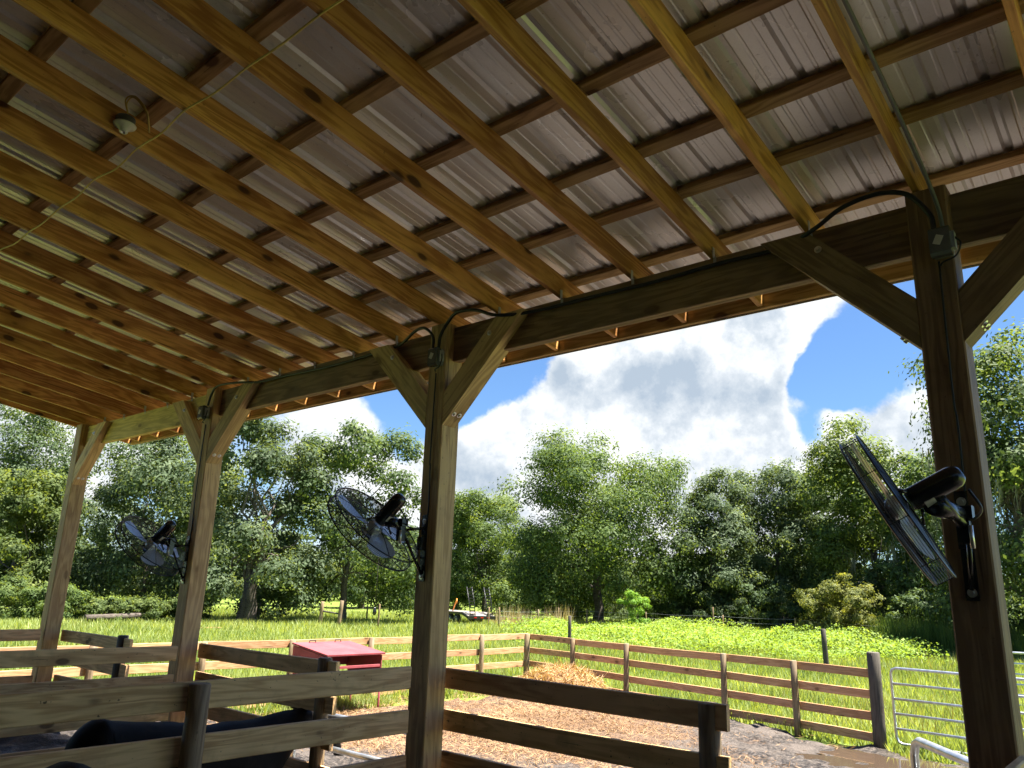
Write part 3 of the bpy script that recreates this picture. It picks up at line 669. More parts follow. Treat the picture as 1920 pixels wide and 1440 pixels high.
# ------------------------------------------------------------------ fans
def make_fan():
    root = empty('wall_fan', 'fan', 'fan', (0, 0, 0))
    Rr = 0.395; dz = 0.046
    b = MB()
    for side in (-1, 1):
        for q in np.linspace(0.075, Rr, 24): b.ring(q, side * (dz + 0.012 * (1 - (q / Rr) ** 2)), 0.0017 if q < Rr - .001 else 0.007, 56, 3)
    for z in np.linspace(-dz, dz, 9)[1:-1]: b.ring(Rr, z, 0.0015, 56, 3)
    b.build('guard', M['wire'], root)
    for k in range(10):
        a = 2 * math.pi * k / 10; c, s = math.cos(a), math.sin(a); b = MB()
        for sd in (-1, 1): b.tube([(c * q, s * q, sd * (dz + 0.0145 * (1 - (q / Rr) ** 2))) for q in np.linspace(0.06, Rr, 6)], 0.0030, 5, False)
        b.tube([(c * Rr, s * Rr, -dz), (c * Rr, s * Rr, dz)], 0.0024, 5, False); b.build('guard_rib', M['wire'], root)
    # badge plate at the front and motor ring at the back
    b = MB(); b.lathe([(0, 0.068), (0.075, 0.065), (0.078, 0.058)], 28); b.build('front_badge', M['black'], root)
    # blades: three broad, twisted, with a rolled edge
    for k in range(3):
        V = []; F = []; nu, nv = 14, 7
        for i in range(nu):
            u = i / (nu - 1); rad = 0.055 + 0.318 * u
            w = 0.055 + 0.20 * math.sin(min(1, u * 1.25) * math.pi * 0.5) - 0.13 * max(0, u - 0.72) / 0.28 * max(0, u - .72) / .28
            tw = R_(12 - 5 * u); sweep = 0.35 * u * u
            for j in range(nv):
                v = j / (nv - 1) - 0.5; off = v * w; cam_ = 0.010 * (1 - 4 * v * v)
                a = sweep + math.cos(tw) * off / rad
                V.append((rad * math.cos(a), rad * math.sin(a), math.sin(tw) * off + cam_ - 0.005))
        for i in range(nu - 1):
            for j in range(nv - 1): F.append((i * nv + j, (i + 1) * nv + j, (i + 1) * nv + j + 1, i * nv + j + 1))
        me = mesh_np('blade', V, F, True)
        m = Matrix.Rotation(R_(120 * k + 38), 4, 'Z'); link('blade', me, root, m, M['blade'])
    b = MB(); b.lathe([(0, 0.035), (0.05, 0.032), (0.06, 0.01), (0.06, -0.04), (0, -0.04)], 20); b.build('hub', M['blade'], root)
    # motor behind the cage (local -Z is the back)
    b = MB(); b.lathe([(0.0, -0.345), (0.028, -0.343), (0.042, -0.333), (0.054, -0.312), (0.058, -0.285), (0.058, -0.085), (0.052, -0.07), (0.0, -0.066)], 26); mo = b.build('motor', M['black'], root)
    b = MB(); b.box((-0.004, -0.0585, -0.15), (0.06, 0.003, 0.05)); b.build('rating_label', M['label'], mo)
    for a in (0, 120, 240):
        b = MB(); b.tube([(0.06 * math.cos(R_(a)), 0.06 * math.sin(R_(a)), -0.10), (0.13 * math.cos(R_(a)), 0.13 * math.sin(R_(a)), -0.062)], 0.008, 6)
        b.build('spider_arm', M['black'], mo)
    return root
FAN = make_fan()
def fan_matrix(p, a):
    z = Vector(a).normalized(); y = Vector((0, 0, 1)); y = (y - z * y.dot(z)).normalized(); x = y.cross(z)
    return Matrix(((x.x, y.x, z.x, p[0]), (x.y, y.y, z.y, p[1]), (x.z, y.z, z.z, p[2]), (0, 0, 0, 1)))
def mount(root, mtx, p, a, xp):
    """bracket from the post face to the motor; belongs to the fan"""
    WM[root.name] = mtx.copy(); a = Vector(a).normalized(); mot = Vector(p) - a * 0.2
    b = MB(); b.box((xp, D - 0.006, p[2] - 0.13), (0.055, 0.010, 0.50)); pl = b.build('wall_plate', M['black'], root)
    for z in (p[2] + 0.07, p[2] - 0.345):
        bolt(pl, Vector((xp, D - 0.011, z)), Vector((0, -1, 0)))
    piv = Vector((mot.x + 0.02, D - 0.16, mot.z - 0.15)); b = MB()
    b.tube([(xp, D - 0.012, p[2] - 0.33), (piv.x + .01, piv.y + .02, piv.z - .03)], 0.012, 6); b.tube([(xp, D - 0.012, p[2] + 0.02), tuple(piv)], 0.011, 6)
    b.box((piv.x, piv.y, piv.z - .02), (0.05, 0.05, 0.12)); b.box((piv.x, piv.y, piv.z + 0.06), (0.085, 0.06, 0.06)); b.tube([tuple(piv), tuple(mot - Vector((0, 0, 0.06)))], 0.022, 8)
    b.tube([tuple(mot - Vector((0.03, 0.0, 0.085))), tuple(piv + Vector((-0.01, -0.01, 0.05)))], [0.045, 0.036], 10); b.box((xp, D - 0.03, p[2] - 0.1), (0.05, 0.05, 0.10))
    b.build('swivel_arm', M['black'], root)
    b = MB(); b.tube([tuple(piv + Vector((0.03, -0.03, -0.10))), tuple(piv + Vector((0.03, -0.03, 0.0)))], 0.010, 8); b.build('clamp_screw', M['zinc'], root)
    end = mot - a * 0.12; b = MB()
    b.tube(spline([tuple(end - Vector((0, 0, .08))), tuple(end + Vector((0.03, 0.05, -0.16))), tuple(piv + Vector((0.02, 0.06, 0.03))), (xp + 0.02, D - 0.012, piv.z + 0.06), (xp + 0.025, D - 0.012, piv.z + 0.5), (xp + 0.02, D - 0.012, 3.3), (xp + 0.03, D - 0.012, 4.0)], 8), 0.006, 6)
    b.build('power_cord', M['rubber'], root)
FANS = [((-0.925, 3.66, 2.712), (-0.876, -0.122, -0.465), PX[0] + 0.0, 'nearest black fan seen edge on, on the big dark right post'),
        ((-4.68, 3.85, 2.743), (-0.684, -0.18, -0.707), PX[1] - 0.02, 'black caged fan with pale blades on the middle post'),
        ((-8.308, 3.85, 2.662), (-0.63, -0.29, -0.72), PX[2] - 0.02, 'smallest black caged fan, on the second post from the left')]
for i, (p, a, xp, lab) in enumerate(FANS):
    mtx = fan_matrix(p, a) @ Matrix.Rotation(R_((20, 8, 14)[i]), 4, 'Z')
    if i == 0: continue
    f = copy_tree(FAN, mtx, lab, 'wall fans on the posts'); mount(f, mtx, p, a, xp)
p, a, xp, lab = FANS[0]; mtx = fan_matrix(p, a) @ Matrix.Rotation(R_(20), 4, 'Z') @ Matrix.Scale(0.88, 4)
FAN.matrix_world = mtx; FAN['label'] = lab; FAN['group'] = 'wall fans on the posts'; mount(FAN, mtx, p, a, xp)

# ------------------------------------------------------------------ wiring
def outlet(x, y, z, label):
    r = empty('outlet_box', label, 'outlet box', (x, y, z - 0.09), group='outlet boxes on the posts')
    b = MB(); b.box((x, y + 0.02, z), (0.085, 0.05, 0.135), ch=0.012); b.build('box_body', M['boxgrey'], r)
    b = MB(); b.box((x, y - 0.035, z - 0.004), (0.095, 0.06, 0.15), ch=0.02); b.build('cover', M['bronze'], r)
    b = MB(); b.box((x + 0.055, y - 0.01, z), (0.015, 0.05, 0.09)); b.build('hinge', M['boxgrey'], r)
    b = MB(); b.box((x - 0.005, y - 0.0665, z), (0.035, 0.003, 0.05), m=Matrix.Rotation(R_(25), 3, 'Y')); b.build('sticker', M['label'], r)
    b = MB(); b.tube(spline([(x + 0.06, y - .01, z + .02), (x + 0.085, y - .03, z - .03), (x + 0.06, y - .03, z - .09), (x + 0.0, y - .02, z - .105), (x - 0.02, y + .01, z - .11)], 6), 0.005, 6); b.build('plug_cord', M['rubber'], r)
yb = D - 0.028
outlet(-0.70, yb, 4.085, 'grey outlet box high on the big dark right post')
outlet(-4.375, yb, 4.125, 'grey outlet box between the braces of the middle post')
outlet(-8.075, yb, 4.13, 'pale outlet box between the braces of the second post')
def cable(name, pts, r, label, mt, cat='conduit', group=None, k=8):
    b = MB(); b.tube(spline(pts, k), r, 8); return tag(b.build(name, M[mt]), label, cat, group)
yc = 4.10
cable('conduit', [(-0.725, yc, 4.16), (-0.735, yc, 4.25), (-0.80, yc - .02, 4.36), (-0.87, yc - .03, 4.41), (-0.99, yc - .03, 4.435), (-1.16, yc - .02, 4.415), (-1.33, yc + .03, 4.36), (-1.55, 4.205, 4.335), (-1.95, 4.215, 4.345), (-2.43, 4.215, 4.335), (-2.95, 4.215, 4.345), (-3.45, 4.2, 4.345), (-3.72, yc, 4.345), (-3.92, yc - .03, 4.42), (-4.12, yc - .03, 4.445), (-4.25, yc, 4.40), (-4.33, yc, 4.30), (-4.345, yc, 4.19)],
      0.0135, 'black flexible conduit running along the beam between the middle and right posts', 'rubber', 'conduit', 'conduits along the beam')
cable('conduit', [(-4.41, yc, 4.19), (-4.42, yc, 4.31), (-4.51, yc - .02, 4.395), (-4.65, yc, 4.395), (-4.82, yc + .04, 4.35), (-5.0, 4.205, 4.355), (-5.3, 4.215, 4.35), (-6.0, 4.215, 4.34), (-6.7, 4.21, 4.36), (-7.1, 4.18, 4.355), (-7.45, yc, 4.38), (-7.80, yc - .02, 4.39), (-7.95, yc, 4.32), (-8.0, yc, 4.2)],
      0.0125, 'black flexible conduit running along the beam left of the middle post', 'rubber', 'conduit', 'conduits along the beam')
cable('conduit', [(-0.775 + .055, 2.0, 4.80), (-0.715, 2.8, 4.665), (-0.715, 3.2, 4.60), (-0.715, 3.55, 4.53), (-0.712, 3.80, 4.46), (-0.70, 3.98, 4.36), (-0.69, 4.08, 4.26), (-0.685, 4.10, 4.16)], 0.0105, 'grey conduit running up the side of a rafter to the right post', 'greypvc', 'conduit')
# yellow cable and lamp holder
cp = [(-1.2, 1.62, rz(1.62) - .004), (-2.0, 1.62, rz(1.62) - .02)]
xs_ = [x for x in rx if -8.0 < x < 0.2]; pts = []
for x in sorted(xs_, reverse=True):
    pts.append((x, 1.61 + random.uniform(-.015, .015), rz(1.61) - 0.005)); pts.append((x - 0.30, 1.61 + random.uniform(-.02, .02), rz(1.61) - 0.018 - random.uniform(0, .02)))
cable('yellow_cable', pts, 0.0055, 'yellow electric cable stapled across the undersides of the rafters', 'yellow', 'cable', None, 5)
lh = empty('lamp_holder', 'white porcelain lamp holder without a bulb fixed to a rafter', 'lamp holder', (-4.435, 1.49, 4.90))
lxm = -4.435 + 0.02; lc = np.array((-4.36, 1.49, 4.875))
b = MB(); b.lathe([(0.0, 0.05), (0.05, 0.05), (0.054, 0.045), (0.054, 0.0)], 24, o=lc); b.build('junction_box', M['greypvc'], lh)
b = MB(); b.lathe([(0.0, -0.018), (0.013, -0.018), (0.015, -0.045), (0.022, -0.046), (0.026, -0.03), (0.04, -0.016), (0.06, -0.006), (0.064, 0.002), (0.058, 0.004)], 28, o=lc); b.build('porcelain_base', M['white'], lh)
b = MB(); b.lathe([(0.0, -0.012), (0.014, -0.012), (0.0145, -0.047), (0.012, -0.047), (0.011, -0.02)], 18, o=lc); b.build('socket', M['zinc'], lh)
for q in (0, 1):
    b = MB(); b.tube(spline([(lc[0] + .03, lc[1] + .0, lc[2] + .05), (lc[0] + .06, lc[1] - .03 - q * .01, lc[2] + .11 + q * .015), (lc[0] + .13 + q * .015, lc[1] - .02, lc[2] + .12), (lc[0] + .15 + q * .01, lc[1] + .05, lc[2] + .05), (lc[0] + .06, lc[1] + .12, lc[2] - .01)], 8), 0.0045, 6); b.build('lead_wire', M['yellow'], lh)

# ------------------------------------------------------------------ cows
def skin_body(name, chains, mt, parent, sub=2):
    me = bpy.data.meshes.new(name + '_skeleton'); V = []; E = []; Rd = []
    for ch, root in chains:
        prev = root
        for (p, r) in ch:
            V.append(p); Rd.append(r)
            if prev is not None: E.append((prev, len(V) - 1))
            prev = len(V) - 1
    me.from_pydata(V, E, []); o = bpy.data.objects.new(name + '_skeleton', me); COL.objects.link(o)
    sk = o.modifiers.new('skin', 'SKIN'); sk.use_smooth_shade = True
    for i, sv in enumerate(me.skin_vertices[0].data):
        r = Rd[i]; sv.radius = (r, r) if np.isscalar(r) else r; sv.use_root = (i == 2)
    ss = o.modifiers.new('sub', 'SUBSURF'); ss.levels = sub; ss.render_levels = sub
    dg = bpy.context.evaluated_depsgraph_get(); out = bpy.data.meshes.new_from_object(o.evaluated_get(dg)); out.name = name
    bpy.data.objects.remove(o); bpy.data.meshes.remove(me)
    co = np.empty(len(out.vertices) * 3); out.vertices.foreach_get('co', co); co = co.reshape(-1, 3); nr = np.empty(len(out.vertices) * 3); out.vertices.foreach_get('normal', nr); nr = nr.reshape(-1, 3)
    dsp = (vnoise(co[:, 1] + 9, co[:, 2] + 9 + co[:, 0] * 0.4, 0.22, 15) - 0.5) * 0.05 + (vnoise(co[:, 1] + 9, co[:, 2] + 9 + co[:, 0], 0.07, 16) - 0.5) * 0.012
    out.vertices.foreach_set('co', (co + nr * dsp[:, None]).ravel())
    out.polygons.foreach_set('use_smooth', np.ones(len(out.polygons), bool)); out.materials.clear()
    return link(name, out, parent, WM[parent.name] if parent else None, mt)
def make_cow(label):
    """head towards +Y in its own frame, origin under the belly on the ground; back 1.03 m high"""
    c = empty('cow', label, 'cow', (0, 0, 0), group='black cows')
    spine = [((0, -1.02, 0.80), (0.12, 0.19)), ((0, -0.90, 0.82), (0.20, 0.25)), ((0, -0.58, 0.80), (0.24, 0.29)), ((0, -0.15, 0.715), (0.28, 0.30)), ((0, 0.22, 0.69), (0.25, 0.28)), ((0, 0.54, 0.75), (0.19, 0.27)), ((0, 0.80, 0.82), (0.125, 0.165)), ((0, 1.00, 0.885), (0.10, 0.125)), ((0, 1.15, 0.86), (0.10, 0.12)), ((0, 1.30, 0.74), (0.075, 0.09)), ((0, 1.40, 0.63), (0.06, 0.065)), ((0, 1.44, 0.58), (0.055, 0.05))]
    ch = [(spine, None)]
    for s in (-1, 1):
        ch.append(([((s * 0.14, 0.52, 0.52), 0.085), ((s * 0.15, 0.50, 0.34), 0.055), ((s * 0.15, 0.50, 0.10), 0.038), ((s * 0.15, 0.53, 0.02), 0.048)], 5))
        ch.append(([((s * 0.16, -0.78, 0.55), 0.11), ((s * 0.17, -0.92, 0.36), 0.06), ((s * 0.17, -0.87, 0.12), 0.040), ((s * 0.17, -0.84, 0.02), 0.050)], 1))
    skin_body('body', ch, M['hide'], c)
    for s in (-1, 1):
        V = []; F = []
        for i in range(6):
            u = i / 5; w = 0.055 * math.sin(math.pi * (0.12 + 0.8 * u)) + 0.006
            for k in range(6):
                a = 2 * math.pi * k / 6; V.append((s * (0.08 + 0.17 * u), 1.08 - 0.03 * u + 0.35 * w * math.sin(a), 0.98 + 0.06 * u - 0.06 * u * u + w * math.cos(a)))
        for i in range(5):
            for k in range(6): F.append((i * 6 + k, i * 6 + (k + 1) % 6, (i + 1) * 6 + (k + 1) % 6, (i + 1) * 6 + k))
        F += [tuple(range(6)), tuple(30 + k for k in range(6))]
        link('ear', mesh_np('ear', V, F, True), c, WM[c.name], M['hide'])
    b = MB(); b.tube(spline([(0, -1.06, 0.86), (0, -1.10, 0.78), (0, -1.08, 0.5), (0.02, -1.06, 0.26)], 5), [0.03] * 5 + [0.022] * 10 + [0.035], 8); b.build('tail', M['hide'], c)
    b = MB(); b.lathe([(0.0, -0.02), (0.05, -0.015), (0.058, 0.02), (0.0, 0.03)], 12, o=(0, 1.445, 0.565)); b.build('muzzle', M['hide'], c)
    for s in (-1, 1):
        b = MB(); b.lathe([(0, -0.018), (0.013, -0.012), (0.018, 0), (0.013, 0.012), (0, 0.018)], 10, o=(s * 0.082, 1.21, 0.855)); b.build('eye', M['black'], c)
    return c
cow = make_cow('black cow standing in the stall behind the nearest board divider')
base = Matrix.Translation((-6.05, 3.42, 0.27)) @ Matrix.Rotation(R_(4), 4, 'Z') @ Matrix.Scale(1.0, 4)
cow.matrix_world = base
copy_tree(cow, Matrix.Translation((-3.66, 0.50, 0.31)) @ Matrix.Rotation(R_(174), 4, 'Z') @ Matrix.Scale(1.17, 4), 'rounded black back of a second cow at the bottom edge, nearer than the boards')

# ------------------------------------------------------------------ straw, hay
def straw():
    n = 85000; x = RNG.uniform(-13.3, -4.5, n); y = RNG.uniform(5.5, 16.0, n)
    d = np.hypot((x + 9.8) * 0.24, (y - 11.4) * 0.22) + (vnoise(x, y, 1.6, 7) - 0.5) * 0.9
    keep = (RNG.random(n) < np.clip(1.1 - d, 0.02, 1)) & (y < FENCE_Y(x) - 0.1); x, y = x[keep], y[keep]; m = len(x)
    C = np.stack([x, y, barn_rise(x, y) + 0.065 + RNG.uniform(0, 0.05, m) * (0.4 + vnoise(x, y, 1.1, 9))], 1)
    N = RNG.normal(size=(m, 3)) * 0.35 + np.array([0, 0, 1]); S = RNG.uniform(0.03, 0.09, m)
    leaves('straw_litter', C, N, S, RNG.random(m) * 0.6 + vnoise(x, y, 0.8, 4) * 0.5, M['straw'], kind='stuff', aspect=0.07)
straw()
def hay():
    n = 5200; u = RNG.normal(size=(n, 3)); u /= np.linalg.norm(u, axis=1)[:, None]; u[:, 2] = np.abs(u[:, 2]); q = RNG.uniform(0.72, 1.05, n)[:, None]
    C = u * q * np.array([1.2, 0.8, 0.74]) + np.array([0, 0, 0.0]); N = RNG.normal(size=(n, 3)); S = RNG.uniform(0.08, 0.20, n)
    r = empty('hay_pile', 'heap of loose golden hay by the far board fence', 'hay', (-10.98, 14.75, 0.02))
    me_m = Matrix.Translation((-10.98, 14.75, 0.02))
    leaves('hay_stalks', C, N, S, RNG.random(n) * 0.7 + 0.4, M['hay'], r, me_m, aspect=0.05)
    V = []; F = []; nu, nv = 20, 8
    for j in range(nv):
        for i in range(nu):
            a = 2 * math.pi * i / nu; e = math.pi / 2 * j / (nv - 1); k = 0.9 + 0.08 * math.sin(5 * a + 3 * e)
            V.append((1.12 * k * math.cos(e) * math.cos(a), 0.74 * k * math.cos(e) * math.sin(a), 0.66 * math.sin(e)))
    for j in range(nv - 1):
        for i in range(nu): F.append((j * nu + i, j * nu + (i + 1) % nu, (j + 1) * nu + (i + 1) % nu, (j + 1) * nu + i))
    me = mesh_np('hay_core', V, F, True); me.attributes.new('tint', 'FLOAT', 'FACE').data.foreach_set('value', np.full(len(F), 0.5, np.float32)); link('hay_core', me, r, me_m, M['hay'])
    k = 60; P = C[RNG.integers(0, n, k)]; P = P[P[:, 2] > 0.25]
    b = MB()
    for p in P[:24]:
        e = p + np.array([RNG.normal() * .22, RNG.normal() * .22, RNG.uniform(.1, .32)]); b.tube([p, (p + e) / 2 + RNG.normal(size=3) * .02, e], 0.006, 3)
    me = mesh_np('stray_stalks', b.v, b.f); me.attributes.new('tint', 'FLOAT', 'FACE').data.foreach_set('value', np.full(len(b.f), 0.7, np.float32)); o = link('stray_stalks', me, r, me_m, M['hay'], 'stuff')
hay()

# ------------------------------------------------------------------ grass
def in_yard(x, y):
    return (x > -12.9 + 0.6 * (vnoise(x, y, 0.8, 3) - 0.5)) & (y < FENCE_Y(x) - 0.15 + (vnoise(x, y, 0.6, 8) - 0.5) * 0.4) & (x < 0.5)
def grass():
    n = 370000
    ang = RNG.uniform(R_(-6), R_(88), n)              # from +Y towards -X
    dd = 9.0 * (75 / 9.0) ** RNG.random(n)
    x = -np.sin(ang) * dd; y = np.cos(ang) * dd
    k = (~in_yard(x, y)) & ((y > 5.5) | (x < -13.0)); x, y, dd = x[k], y[k], dd[k]; m = len(x)
    t = vnoise(x, y, 1.7, 21) * 0.5 + vnoise(x, y, 6.0, 22) * 0.5 - 0.06 + 0.5 * (RNG.random(m) < 0.04)
    h = (0.10 + 0.13 * RNG.random(m)) * (0.65 + 0.9 * vnoise(x, y, 2.3, 23)) * (1 + dd / 70); w = (0.007 + dd * 0.00055) * RNG.uniform(0.7, 1.3, m)
    P = np.stack([x, y, barn_rise(x, y) - 0.02], 1)
    blades('grass', P, h, w, RNG.uniform(0.1, 0.8, m), t + RNG.random(m) * 0.4 - 0.12, M['grass'], kind='stuff')
    # sparse tufts inside the yard along the left fence
    n = 16000; x = RNG.uniform(-13.55, -12.2, n); y = RNG.uniform(5.5, 13.5, n); q = vnoise(x, y, 0.9, 31); k = (q > 0.42 + (x + 13.5) * 0.22); x, y = x[k], y[k]; m = len(x)
    blades('grass_tufts', np.stack([x, y, barn_rise(x, y)], 1), RNG.uniform(0.08, 0.26, m), RNG.uniform(0.008, 0.016, m), RNG.uniform(0.1, 0.9, m), RNG.random(m) * 0.8 + 0.1, M['grass'], kind='stuff')
grass()
def dry_stems():
    n = 26000; ang = RNG.uniform(R_(0), R_(80), n); dd = 15 * (60 / 15) ** RNG.random(n); x = -np.sin(ang) * dd; y = np.cos(ang) * dd
    k = (~in_yard(x, y)) & (y > FENCE_Y(x) + 0.5) | (x < -14.2); k &= RNG.random(n) < np.clip((vnoise(x, y, 3.7, 61) - 0.45) * 2.2, 0, 0.8); x, y, dd = x[k], y[k], dd[k]; m = len(x)
    blades('seed_stems', np.stack([x, y, np.zeros(m)], 1), RNG.uniform(0.25, 0.55, m), 0.004 + dd * 0.0003, RNG.uniform(0.05, 0.4, m), RNG.random(m) * 0.8, M['seed'], kind='stuff')
dry_stems()
def ground_vines():
    n = 95000
    ang = RNG.uniform(R_(12), R_(41), n); lo = 33.5 + 4 * vnoise(np.degrees(ang), 0 * ang, 4, 3); dd = lo + (56 - lo) * RNG.random(n)
    x = -np.sin(ang) * dd; y = np.cos(ang) * dd
    k = RNG.random(n) < np.clip((R_(41) - ang) / R_(6), 0.15, 1) * np.clip((ang - R_(11.5)) / R_(4), 0.0, 1) * (0.15 + 1.3 * vnoise(np.degrees(ang), dd, 2.1, 44)) * np.clip((dd - lo + 2) / 9, 0.2, 1); x, y, dd = x[k], y[k], dd[k]; m = len(x)
    hgt = 0.08 + 0.95 * vnoise(x, y, 3.1, 41) ** 1.8 + 0.5 * vnoise(x, y, 1.1, 42) ** 1.5
    P = np.stack([x, y, hgt * RNG.uniform(0.35, 1.0, m)], 1); N = RNG.normal(size=(m, 3)) * 0.6 + np.array([0, 0, 1.0])
    leaves('ground_vines', P, N, RNG.uniform(0.04, 0.075, m), 0.6 * vnoise(x, y, 1.4, 43) + RNG.random(m) * 0.5, M['vine'], kind='stuff', aspect=0.8)
ground_vines()
def reeds(ang0, ang1, d0, d1, n, h0, h1, nm='reeds', mt='reed', w=0.025):
    ang = RNG.uniform(R_(ang0), R_(ang1), n); dd = RNG.uniform(d0, d1, n); x = -np.sin(ang) * dd; y = np.cos(ang) * dd
    c = vnoise(x, y, 1.5, 51); k = RNG.random(n) < np.clip((c - 0.3) * 2.6, 0, 1); x, y = x[k], y[k]; m = len(x)
    P = np.stack([x, y, np.zeros(m)], 1)
    blades(nm, P, RNG.uniform(h0, h1, m) * (0.35 + 0.8 * c[k]), np.full(m, w), RNG.uniform(0.05, 0.45, m), RNG.random(m) * 0.7 + 0.3 * c[k], M[mt], kind='stuff')
reeds(8.0, 16.0, 44, 50, 5000, 1.0, 2.1)
reeds(15.5, 21.5, 49, 53, 2600, 0.6, 1.3)
reeds(36.0, 43.5, 57, 62, 1500, 0.8, 1.9, 'dry_grass', 'dry', 0.02)

# ------------------------------------------------------------------ trees
def crown_points(radii, nl, ks, nleaf, seed, flat=0.8, lobe=0.30, low=-0.55, clump=0.10, bias=0.25):
    r = np.random.default_rng(seed); R = np.array(radii); mean = R.mean(); C = []; Nn = []; T = []; lobes = []
    for i in range(nl):
        while True:
            d = r.normal(size=3); d /= np.linalg.norm(d); d[2] += bias * r.random(); d /= np.linalg.norm(d); d = np.sign(d) * np.abs(d) ** 0.82
            if d[2] > low: break
        u = r.uniform(0.5, 1.0) if i > nl * 0.15 else r.uniform(0.1, 0.5)
        if i % 5 == 0: a_ = r.uniform(0, 2 * np.pi); d = np.array([math.cos(a_) * r.uniform(0.6, 0.85), math.sin(a_) * r.uniform(0.6, 0.85), -r.uniform(0.5, 0.92)]); u = 1.0
        c = d * R * u; rl = mean * lobe * r.uniform(0.55, 1.3); lt = r.normal() * 0.10; lobes.append((c, rl))
        K = max(4, int(ks * r.uniform(0.7, 1.3)))
        e = r.normal(size=(K, 3)) + d * 0.55 + np.array([0, 0, 0.35]); e /= np.linalg.norm(e, axis=1)[:, None]
        cc = c + e * rl * r.uniform(0.65, 1.05, (K, 1)) * np.array([1, 1, flat]); ct = r.normal(size=K) * 0.20 + lt + 0.08 * e[:, 2]
        rc = mean * clump * r.uniform(0.6, 1.4, K)
        k = np.repeat(np.arange(K), nleaf); q = r.normal(size=(len(k), 3)) * np.array([1, 1, 0.65]) * 0.75
        C.append(cc[k] + q * rc[k][:, None]); Nn.append(e[k] * 0.95 + q * 0.5 + r.normal(size=(len(k), 3)) * 0.42 + np.array([0, 0, 0.3])); T.append(ct[k] + r.normal(size=len(k)) * 0.09 + 0.45)
    return np.concatenate(C), np.concatenate(Nn), np.concatenate(T), lobes
def limb(b, p0, p1, r0, r1, rng, wig=0.12, n=6):
    p0, p1 = np.array(p0), np.array(p1); L = np.linalg.norm(p1 - p0); ts = np.linspace(0, 1, n)
    P = np.array([p0 + (p1 - p0) * t + rng.normal(size=3) * L * wig * math.sin(math.pi * t) * 0.5 + np.array([0, 0, L * 0.10 * math.sin(math.pi * t)]) for t in ts])
    b.tube(P, list(r0 + (r1 - r0) * ts), 7, False); return P
def tree(name, label, x, y, h, rad, bottom, mt, seed, nl=42, ks=19, nleaf=36, leaf=0.157, trunk=0.32, stems=1, cat='tree', group='trees behind the paddock', lean=0.0, **kw):
    """h: total height, rad: (rx, ry) of the crown, bottom: height of the crown's underside"""
    root = empty(name, label, cat, (x, y, 0), group=group); m = WM[root.name]; rng = np.random.default_rng(seed + 500)
    bottom *= 0.35; cz = (h + bottom) / 2; rzz = (h - bottom) / 2; trunk *= 0.72; nl = int(nl * 1.52); kw.setdefault('low', -0.9)
    C, N, T, lobes = crown_points((rad[0], rad[1], rzz), nl, ks, nleaf, seed, **kw)
    C = C + np.array([0, 0, cz]); k = C[:, 2] > 0.15; C, N, T = C[k], N[k], T[k]
    leaves('crown', C, N, rng.uniform(0.7, 1.3, len(C)) * leaf * 0.84, T, M[mt], root, m, aspect=0.5)
    b = MB()
    for s in range(stems):
        ox = (s - (stems - 1) / 2) * trunk * 1.5; tz = bottom + rzz * 0.75
        P = limb(b, (ox, ox * 0.3, -0.2), (ox * 2.2 + lean, 0, tz), trunk * 1.15, trunk * 0.5, rng, 0.05, 7)
        b.lathe([(trunk * 1.45, -0.1), (trunk * 1.2, 0.25), (trunk * 1.08, 0.7)], 10, o=(ox, ox * .3, 0))
        for c, rl in lobes[s::stems][:16]:
            st = P[rng.integers(2, 7)]; limb(b, st, c + np.array([0, 0, cz]), trunk * 0.34, trunk * 0.05, rng, 0.14)
    me = mesh_np('trunk', b.v, b.f, True); link('trunk', me, root, m, M['bark'])
    return root
def pol(px_deg, d):
    """angle in degrees from +Y towards -X, distance"""
    return -math.sin(R_(px_deg)) * d, math.cos(R_(px_deg)) * d
def T_(nm, lab, deg, d, h, rad, bot, mt, seed, **k):
    x, y = pol(deg, d); return tree(nm, lab, x, y, h, rad, bot, mt, seed, **k)

T_('oak_tree', 'tall pale oak at the left edge behind the leftmost barn post', 72.5, 72, 15.8, (5.0, 5.0), 1.4, 'oak_grey', 1, nl=44, leaf=0.15)
T_('oak_tree', 'low yellow green tree in front of the tall pale oak at the left edge', 72.6, 60, 8.8, (3.2, 3.0), 0.7, 'oak_light', 2, nl=30, ks=16)
T_('oak_tree', 'dense rounded oak between the two left barn posts behind the smallest fan', 65.3, 62, 13.4, (5.4, 5.0), 1.3, 'oak_grey', 3, nl=50)
T_('oak_tree', 'oak with thick leaning double trunk right of the second barn post', 58.6, 52.5, 13.0, (4.6, 4.4), 1.5, 'oak_grey', 4, nl=34, ks=17, trunk=0.5, stems=2, lean=0.5, lobe=0.26)
T_('oak_tree', 'airy topped oak behind the fan on the middle post', 52.2, 56, 14.0, (5.0, 4.6), 1.7, 'oak', 5, nl=36, ks=17, lobe=0.26)
for i, (dg, d, h, rd, s) in enumerate(((55.5, 97, 9.5, 4.6, 6), (51.0, 95, 9.2, 4.4, 7), (48.2, 101, 9.8, 4.8, 8), (45.6, 108, 12.0, 5.0, 9), (61.5, 100, 10.5, 5.2, 10), (68.0, 104, 11.5, 5.4, 11), (75.0, 98, 11.0, 5.0, 12))):
    lab = ['small far tree above the grey posts with a rail', 'far tree with clustered trunks left of the middle post', 'far tree seen just left of the middle post foot', 'far grey green tree directly behind the middle post',
           'far tree in the meadow between second post and leaning oak', 'far tree glimpsed under the dense rounded oak', 'far tree behind the vine bank at the left edge'][i]
    T_('meadow_tree', lab, dg, d, h, (rd, rd), 1.9, 'oak_grey', s, nl=24, ks=14, nleaf=30, leaf=0.22, trunk=0.22, stems=1 + (i == 1) * 2, group='far meadow trees')
